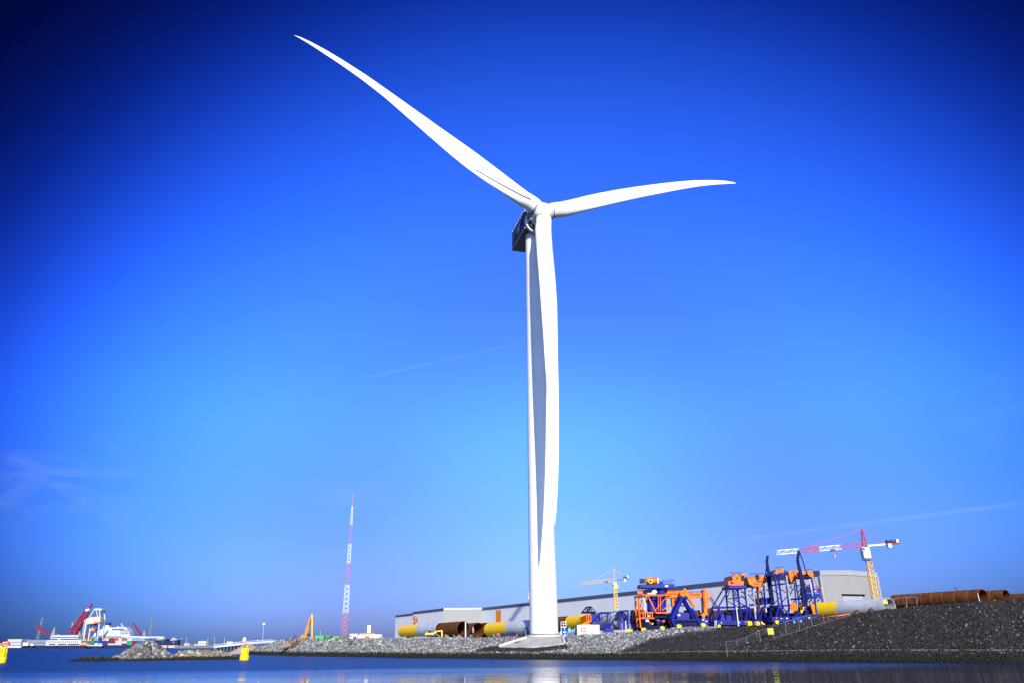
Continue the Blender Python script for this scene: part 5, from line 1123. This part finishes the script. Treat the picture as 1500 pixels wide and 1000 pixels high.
g = P(283, 949.6, 900); g.z = 0; t = thing('starboard_buoy', 'tiny green conical buoy out in the fairway', 'buoy', g); MB().lathe([(1.5, -.3), (1.5, .7), (.6, .9), (.6, 1.4)], g, 14).build('float', 'cgreen', t); MB().lathe([(.5, 1.4), (.95, 1.5), (.1, 3.2)], g, 12).build('cone', 'cgreen', t)

# ------------------------------------------------------------------ far shore
def land(name, pts, Y0, Y1, z, mt):
    a = [P(x, 950, Y0) for x in pts]; b = [P(x, 950, Y1) for x in pts]
    return structure(MB().prism([V3(a[0], -1), V3(a[-1], -1), V3(b[-1], -1), V3(b[0], -1)], (0, 0, z + 1)).build(name, mt))
land('far_quay', (-500, 312), 1800, 2600, 4.2, 'quay')
land('near_quay', (255, 322), 1180, 1790, 3.6, 'quay')
# sand spit in front of the bridge
m = MB(); Y = 400; prof = [(338, .2), (344, 1.2), (352, 3.2), (357, 4.6), (362, 4.0), (368, 2.4), (374, 2.4), (384, 3.2), (396, 4.2), (410, 5)]
vs, fs = [], []
for x, H in prof:
    c = P(x, 950, Y)
    for v, k in ((-18, -.4), (-9, .35), (0, 1), (12, .9), (26, .3), (40, -.4)): vs.append((c.x, Y + v, H * k if k > 0 else -.6))
m.add(vs, [(i * 6 + j, i * 6 + j + 1, i * 6 + j + 7, i * 6 + j + 6) for i in range(len(prof) - 1) for j in range(5)])
structure(m.build('sand_spit', 'sand', None, True))
# bridge
Y = 640; t = thing('road_bridge', 'low white road bridge on dark piers behind the sand spit', 'bridge', at_z(350, 951, 0))
MB().pprism([(313, 945), (356, 940.4), (400, 937.4), (420, 936.6), (420, 938.6), (400, 940.2), (356, 943.8), (313, 948.4)], Y, 9).build('deck', 'cgrey', t)
m = MB()
for x in (318, 323, 328, 333, 338, 343, 348): m.pbox(x - .9, 945.5 - (x - 318) * .06, x + .9, 953.5, Y + 1.5, 6)
m.pbox(313, 944.6, 316.6, 953.4, Y + .8, 7); m.build('pier', 'slate', t)
m = MB()
for x0, y0, x1, y1 in ((313, 943.4, 356, 938.9), (356, 938.9, 400, 936)): m.pb(x0, y0, x1, y1, .35, Y + .3)
m.build('parapet_rail', 'cranewhite', t)
t = thing('light_tower', 'stubby white and red light tower behind the bridge', 'light tower', P(357.2, 943, 660)); MB().lathe([(2.0, 0), (1.7, 2.5), (1.8, 2.6)], P(357.2, 943, 660), 16).build('base', 'cred', t, True); MB().lathe([(1.6, 2.6), (1.3, 4.6), (.5, 5.4)], P(357.2, 943, 660), 16).build('top', 'cranewhite', t, True)
def farbox(x0, x1, y0, y1, Y, mt, name, label, cat, dep=14, roof='shipgrey'):
    t = thing(name, label, cat, P((x0 + x1) / 2, y1, Y)); MB().pbox(x0, y0, x1, y1, Y, dep).build('wall', mt, t); MB().pbox(x0 - .15, y0 - .5, x1 + .15, y0, Y - .5, dep + 1).build('roof', roof, t)
    m = MB()
    for x in np.arange(x0 + 1, x1 - .5, 2.2): m.pbox(x, y0 + (y1 - y0) * .35, x + .8, y0 + (y1 - y0) * .6, Y - .1, .3)
    m.build('window', 'glass', t)
    return t
farbox(270, 277.5, 941.4, 945, 1250, 'shipwhite', 'harbour_shed', 'small white harbour shed on the far quay right of the navy ship', 'shed')
farbox(290, 302, 938.2, 945, 1260, 'shipwhite', 'harbour_office', 'white block of an office on the far quay left of the bridge', 'office')
farbox(281, 289, 942.5, 945, 1270, 'cgrey', 'harbour_shed', 'low grey shed between two white harbour buildings', 'shed')
farbox(332, 341, 938.6, 944, 900, 'cgrey', 'harbour_office', 'grey and white office with dark windows just behind the bridge', 'office')
farbox(342, 351, 940, 944, 905, 'shipgrey', 'harbour_shed', 'flat grey shed behind the bridge next to the light tower', 'shed')
for k, (x, y0) in enumerate(((265.5, 934), (273.5, 933), (304.5, 934.5), (314.3, 934), (329, 934), (377, 936))):
    m = MB(); m.pb(x, y0, x - .3, 946, .45, 1240); m.pb(x - .7, y0, x + .7, y0, .4, 1240)
    single(m, 'quay_light', 'rail', ['thin light mast left of the small white harbour shed', 'thin light mast above the small white harbour shed', 'thin light mast right of the white office block', 'thin light mast over the left end of the bridge', 'thin light mast left of the grey and white office', 'thin light mast over the right part of the bridge'][k], 'light mast', None, 'thin light masts on the far quay')
for k, (xa, xb, y0, y1) in enumerate(((62.5, 55, 904.5, 936), (223.4, 219.5, 904, 932))):
    t = thing('quay_mast', ['tall pale lattice light mast behind the small left ship crane', 'tall pale lattice light mast right of the far ship crane'][k], 'light mast', P(xb, y1, 2000), 'tall lattice light masts in the port'); m = MB(); lattice(m, P(xb, y1, 2000), P(xa, y0 + 1, 2000), 5, 2.2, 9, .55); m.build('mast', 'shipgrey', t); MB().pbox(xa - 1.2, y0, xa + 1.2, y0 + 1.4, 2000, 4).build('lamp_ring', 'shipgrey', t)
# crane vessel
Y = 1620
t = thing('crane_vessel', 'long dark-hulled crane vessel with white deckhouse at the far left', 'ship', at_z(70, 950, 0))
MB().pprism([(6, 945.2), (130, 944.4), (128, 951), (10, 951.4)], Y, 60).build('hull', 'shipnavy', t)
dh = MB().pbox(67, 936.6, 118.5, 944.8, Y + 2, 40).build('deckhouse', 'shipwhite', t)
m = MB()
for x in np.arange(69.5, 114, 2.9): m.pbox(x, 938.6, x + 1.1, 940.3, Y + 1.5, 1)
m.build('window', 'glass', dh)
m = MB(); 
for x0, x1 in ((72, 81), (85, 97), (99, 116)): m.pbox(x0, 942.2, x1, 943.6, Y + 1.5, 1)
m.build('deck_opening', 'black', dh)
MB().pbox(76, 929.6, 115, 936, Y + 8, 30).build('bridge_deck', 'shipwhite', dh)
m = MB(); m.pbox(76.5, 932, 118.5, 933, Y + 7, 32); m.pbox(76, 934.9, 84, 935.8, Y + 7, 32); m.pbox(89, 934.9, 118, 935.8, Y + 7, 32); m.build('window_band', 'cnavy', dh)
m = MB(); m.pbox(112, 930.4, 119, 944, Y + 8.6, 24); m.pbox(83, 928.4, 87, 929.6, Y + 12, 8); m.build('side_block', 'shipgrey', dh)
m = MB(); lattice(m, P(73.5, 930.2, Y + 14), P(55.5, 917.6, Y + 14), 3.4, 3.0, 8, 1.0, (0, 1, 0)); m.pb(52.2, 918.4, 58.5, 916.6, 2, Y + 14); m.pb(55, 918, 54.2, 923, 1, Y + 14); bm_ = m.build('small_boom', 'darkred', t)
m = MB(); m.pprism([(72.6, 935), (74, 929), (79.6, 918), (81, 918), (80, 926), (80.4, 935)], Y + 12, 6); m.build('crane_housing', 'shipgrey', t)
m = MB(); lattice(m, P(106.5, 927.5, Y + 18), P(127.4, 894.5, Y + 18), 13, 7, 5, 1.2, (1, 0, 0)); m.pb(103.8, 927.6, 124.6, 896, 2.0, Y + 16); m.pb(111.2, 927.4, 129.6, 896, 2.0, Y + 16); m.pb(128.6, 893, 135.2, 883.4, 2.2, Y + 17); m.pb(126, 894, 133.5, 885, 1.4, Y + 17); m.build('main_boom', 'darkred', t)
m = MB(); m.pb(126, 893.5, 131, 892, 3.2, Y + 15.6); m.build('boom_band', 'boxwhite', t)
m = MB(); m.pb(106.6, 911.6, 127.2, 890.4, 1.5, Y + 20); m.pb(107, 912, 125, 896, 1.2, Y + 20); m.build('backstay', 'steelblue', t)
m = MB(); m.pb(106.4, 911, 104.6, 929, 1.6, Y + 20); m.pb(107.6, 911, 109, 929, 1.0, Y + 20); m.pprism([(114, 930), (115.6, 923), (117, 924), (118.4, 930)], Y + 20, 6); m.build('gantry_post', 'shipgrey', t)
# shed ship / warehouse rows at the far left
farbox(11, 31, 935.6, 945.2, 1700, 'cgrey', 'quay_warehouse', 'off-white warehouse on the quay above the orange pilot boat', 'warehouse', 30)
farbox(31.6, 66.4, 937, 945, 1720, 'shipgrey', 'quay_warehouse', 'long grey warehouse between the off-white one and the white deckhouse', 'warehouse', 30)
for x0, x1, y0, lb in ((33.5, 41.5, 940.4, 'larger white deck box before the long grey warehouse'), (44.6, 49.2, 941.8, 'smaller white deck box before the long grey warehouse')): single(MB().pbox(x0, y0, x1, 945, 1612, 4, .4).pb(x0 + 1, y0 + 1.4, x1 - 1, y0 + 1.4, .4, 1611.6), 'deck_box', 'boxwhite', lb, 'container', None, 'white deck boxes at the far left')
g = P(14, 946.8, 1500); g.z = 0; t = thing('pilot_boat', 'orange and white pilot boat at the left edge', 'boat', g)
MB().pprism([(-8, 945), (32, 945.2), (30, 948), (-6, 948)], 1500, 7).build('hull', 'shipwhite', t); MB().pprism([(-6, 945), (-4, 941.6), (5, 941.2), (7, 939.4), (9.6, 938), (12.5, 941), (13.4, 945)], 1501, 5).build('cabin', 'boatorange', t); MB().pbox(4, 939.6, 11, 941, 1500.6, 3).build('wheelhouse', 'boxwhite', t); MB().pb(13, 944, 30, 944.4, .8, 1500.4).build('rail', 'maroon', t)
# container crane
Y = 1580
t = thing('container_crane', 'white ship-to-shore container crane with a cream machinery house', 'container crane', P(133, 945, Y))
m = MB()
for x0, y0, x1, y1, w in ((127.6, 905, 122.4, 938, 1.9), (147, 903, 143.2, 934, 1.6), (131.5, 903.6, 138.4, 892, 1.3), (145.4, 892, 147.4, 906, 1.3), (141.4, 893, 143, 903, 1.0)): m.pb(x0, y0, x1, y1, w, Y); m.bar(P(x0, y0, Y) + Vy * 18, P(x1, y1, Y) + Vy * 18, w * mpp(x0, y0, Y))
m.pb(125, 913, 146, 911, 1.3, Y); m.build('leg', 'shipwhite', t)
m = MB(); m.pprism([(136.6, 893.4), (138, 890.4), (146, 890), (149.6, 892), (148.6, 894), (145, 892.8), (140, 893.2)], Y, 16); m.build('top_beam', 'cgrey', t)
m = MB(); m.pprism([(127.2, 905.6), (131, 903.4), (145, 902.2), (147.2, 904.6), (146.6, 911.6), (128, 913.6)], Y - 3, 12); mh = m.build('machinery_house', 'cream', t)
m = MB(); m.pbox(137, 910, 146.8, 911.8, Y - 3.6, 1.2); m.build('orange_band', 'boatorange', mh)
m = MB(); m.pbox(129, 912.6, 138.4, 915.4, Y, 8); m.pb(141.5, 913, 141.8, 932, 1.2, Y + 4); m.build('dark_underside', 'cnavy', t)
m = MB(); m.pb(125.8, 928, 143.5, 917.6, .6, Y - 2); m.build('red_cable', 'cred', t)
m = MB(); m.pbox(132.4, 919.6, 138.2, 923.4, Y - 2.4, 4, .5); m.pbox(133.4, 918.4, 135.6, 919.8, Y - 2.2, 3); m.build('trolley_cab', 'corange', t)
m = MB(); lattice(m, P(122.6, 930, Y + 6), P(125.4, 907, Y + 6), 3, 3, 8, .6); m.build('stair_tower', 'cgrey', t)
single(MB().pprism([(116.8, 944.4), (117.6, 942), (120, 940.4), (125, 940.2), (127.6, 942.2), (128.4, 944.4)], 1570, 8).pb(118, 943.4, 127.6, 943.4, .6, 1569.6), 'lifeboat', 'corange', 'yellow-orange covered lifeboat at the foot of the container crane', 'lifeboat')
g = P(136, 947, 1480); g.z = 0; t = thing('work_boat', 'low white work boat in front of the blue containers', 'boat', g); MB().pprism([(126, 944.2), (150.4, 945), (148, 948.2), (129, 948.2)], 1480, 7).build('hull', 'shipnavy', t); MB().pprism([(126, 943.6), (150, 944.4), (149.6, 945.6), (127, 945.2)], 1479.6, 7.4).build('gunwale', 'shipwhite', t); MB().pbox(138.6, 941.2, 143, 944.2, 1481, 4).build('wheelhouse', 'shipwhite', t)
# passenger-like white ship
Y = 1760
t = thing('white_ship', 'white stepped-deck ship with a dark-topped funnel behind the containers', 'ship', at_z(160, 949, 0))
MB().pprism([(133, 931), (206, 931), (204, 951), (136, 951)], Y, 30).build('hull', 'shipgrey', t)
MB().pprism([(136, 931), (138, 927.2), (146, 921.6), (176.5, 923.6), (177, 931)], Y + 4, 20).build('lower_decks', 'shipwhite', t)
ud = MB().pprism([(145.6, 922.4), (152.4, 918.6), (162, 918), (166, 918.2), (184, 917.6), (187.4, 921), (189.6, 925), (190.2, 931), (172, 931)], Y + 6, 18).build('upper_decks', 'shipwhite', t)
m = MB()
for y in (921.6, 924.2, 926.8): m.pbox(175, y, 188.5, y + .8, Y + 5, 1)
m.pbox(164, 920.2, 181, 921.9, Y + 5, 1); m.build('deck_shadow_line', 'steelblue', ud)
MB().pprism([(153.2, 919), (154.4, 914.6), (159.6, 914.6), (160, 919)], Y + 8, 8).build('funnel', 'shipwhite', ud); MB().pbox(154, 911.2, 160.4, 914.8, Y + 8, 8, 1).build('funnel_top', 'cnavy', ud)
m = MB(); m.pb(178.2, 912, 178.4, 918, .8, Y + 10); m.pb(176.6, 914.4, 180, 914.4, .5, Y + 10); m.pprism([(170.6, 918), (171.6, 916.4), (173.4, 916.6), (174, 918)], Y + 8, 5); m.ball(P(180.4, 916.4, Y + 9), 1.6, 10); m.build('mast', 'shipwhite', ud)
# far right ship crane
t = thing('deck_crane', 'slim red deck crane on a grey post right of the white ship', 'crane', P(209, 934, 1700)); m = MB(); lattice(m, P(207.6, 930.6, 1700), P(194.6, 911.6, 1700), 3.0, 2.0, 9, .5, (0, 1, 0)); m.pb(207.6, 930.6, 194.6, 911.6, .7, 1699); m.build('boom', 'darkred', t)
MB().pprism([(207.4, 931.6), (210.6, 923), (212.4, 922.4), (213.6, 931.6)], 1700, 6).build('housing', 'shipgrey', t); MB().pb(194.6, 911.6, 212, 922.6, .35, 1700).build('stay', 'slate', t); c_ = MB().pbox(204.5, 931.6, 217, 934.4, 1698, 10).build('cabin', 'shipwhite', t); MB().pbox(204.3, 930.4, 217.2, 931.8, 1697.6, 11).build('cabin_roof', 'cnavy', c_)
# blue ships right of the stacks
def blueship(x0, x1, y0, y1, label, Y, wh):
    t = thing('navy_cargo_ship', label, 'ship', at_z((x0 + x1) / 2, 949, 0), 'navy cargo ships behind the rubble mound'); MB().pprism([(x0, y0 + 1.6), (x0 + (x1 - x0) * .75, y0 + 1.2), (x1, y0), (x1 - 1.6, y1), (x0 + 1, y1)], Y, 20).build('hull', 'shipnavy', t)
    b = MB().pprism(wh, Y + 2, 10).build('deckhouse', 'shipwhite', t); xs = [q[0] for q in wh]; m = MB(); m.pbox(min(xs) + 1, max(q[1] for q in wh) - 1.5, max(xs) - 1, max(q[1] for q in wh) - .9, Y + 1.6, .6); m.build('window_band', 'glass', b)
    MB().pbox(x0 + (x1 - x0) * .66, y0 + 2.6, x0 + (x1 - x0) * .72, y0 + 5, Y - .6, .8).build('hull_mark', 'salmon', t)
blueship(227, 243.5, 935.2, 945, 'navy ship just right of the grey rubble peak', 1560, [(229, 936.8), (230, 934.6), (236.6, 933.8), (239.6, 934.8), (240.4, 936.6)])
blueship(238, 261.2, 936.4, 944.4, 'navy ship with a raised bow farthest right of the port', 1540, [(249, 937.6), (250.4, 935.2), (253, 934.6), (253.6, 932.4), (254.6, 934.8), (258.6, 935.4), (260.4, 937)])
for x0, x1, lb in ((233, 244.6, 'left of the two long cream barges below the navy ships'), (246, 261.4, 'right of the two long cream barges below the navy ships')): single(MB().pprism([(x0, 944.6), (x1, 944.4), (x1 - .8, 949), (x0 + .8, 949)], 1500, 8).pb(x0 + .4, 945.4, x1 - .4, 945.2, .4, 1499.6), 'barge', 'cream', lb, 'barge', None, 'cream barges below the navy ships')
# container ship and its boxes
Y = 1600
t = thing('container_ship', 'low dark container ship carrying rows of coloured boxes', 'ship', at_z(180, 949, 0)); MB().pprism([(122, 944.2), (236, 944.2), (233, 950.6), (126, 950.6)], Y - 2, 30).build('hull', 'shipnavy', t)
m = MB(); m.pb(178, 931.6, 241, 932.4, .8, Y + 22); 
for x in np.arange(184, 240, 3): m.pb(x, 931.6, x, 935, .4, Y + 22)
m.build('deck_railing', 'cranewhite', t)
CT = [(124, 134, 0, 'corange', 'brown-orange container at the left end of the top row'), (134.4, 138, 1, 'cgreen', 'narrow green container at the left end of the middle row'), (138.4, 144, 0, 'cteal', 'teal container in the top row near the crane leg'), (144.4, 149.4, 0, 'cblue', 'blue container in the top row beside the teal one'), (139.8, 149.4, 1, 'cblue', 'blue container in the middle row left of the navy one'), (139.8, 149.4, 2, 'cgrey', 'grey container in the bottom row at the left end'),
      (149.8, 154.6, 0, 'salmon', 'salmon container in the top row'), (155, 159.4, 0, 'cream', 'cream container in the top row beside the salmon one'), (149.8, 157.6, 1, 'cnavy', 'navy container in the middle row with another navy one below'), (149.8, 157.6, 2, 'cnavy', 'navy container in the bottom row'), (159.8, 167.2, 0, 'maroon', 'maroon container in the top row above another maroon one'), (158, 168.6, 1, 'maroon', 'wide maroon container in the middle row above the light grey one'), (158, 168.6, 2, 'cgrey', 'light grey container in the bottom row below the wide maroon one'),
      (167.6, 173, 0, 'cred', 'bright red container in the top row'), (173.4, 178.4, 0, 'cream', 'cream container in the top row right of the bright red one'), (169, 178, 1, 'cream', 'cream container in the middle row left of the green one'), (169, 178, 2, 'cgrey', 'grey container in the bottom row left of the maroon one'), (178.8, 186, 0, 'cbrown', 'red-brown container in the top row'), (178.4, 185.8, 1, 'cgrey', 'grey container in the middle row under the red-brown one'), (178.4, 185.8, 2, 'maroon', 'maroon container in the bottom row left of the green one'),
      (186.4, 193.6, 0, 'cgrey', 'light grey container in the top row above the green pair'), (186.2, 193.2, 1, 'cgreen', 'green container in the middle row, upper of the green pair'), (186.2, 193.2, 2, 'cgreen', 'green container in the bottom row, lower of the green pair'), (194, 201, 0, 'cteal', 'blue-grey container in the top row above the maroon pair'), (193.6, 200.6, 1, 'maroon', 'maroon container in the middle row right of the green one'), (193.6, 200.6, 2, 'maroon', 'maroon container in the bottom row right of the green one'),
      (201, 208.6, 1, 'cblue', 'blue container in the middle row at the right end'), (201.4, 212, 0, 'cteal', 'blue-grey container at the right end of the top row'), (201, 214, 2, 'cgrey', 'grey container in the bottom row at the right end')]
for x0, x1, r, mt, lb in CT:
    y0 = 934.0 + 3.82 * r; m = MB(); m.pbox(x0, y0 + .25, x1, y0 + 3.6, Y + .4, 10)
    for x in (x0 + .25, x1 - .25): m.pb(x, y0 + .1, x, y0 + 3.7, .5, Y + .1)
    for y in (y0 + .25, y0 + 3.55): m.pb(x0, y, x1, y, .4, Y + .1)
    for x in np.arange(x0 + 1.2, x1 - .8, 1.1): m.pb(x, y0 + .4, x, y0 + 3.4, .35, Y + .3)
    single(m, 'shipping_container', mt, lb + ' on the far ship', 'container', None, 'containers on the far ship')
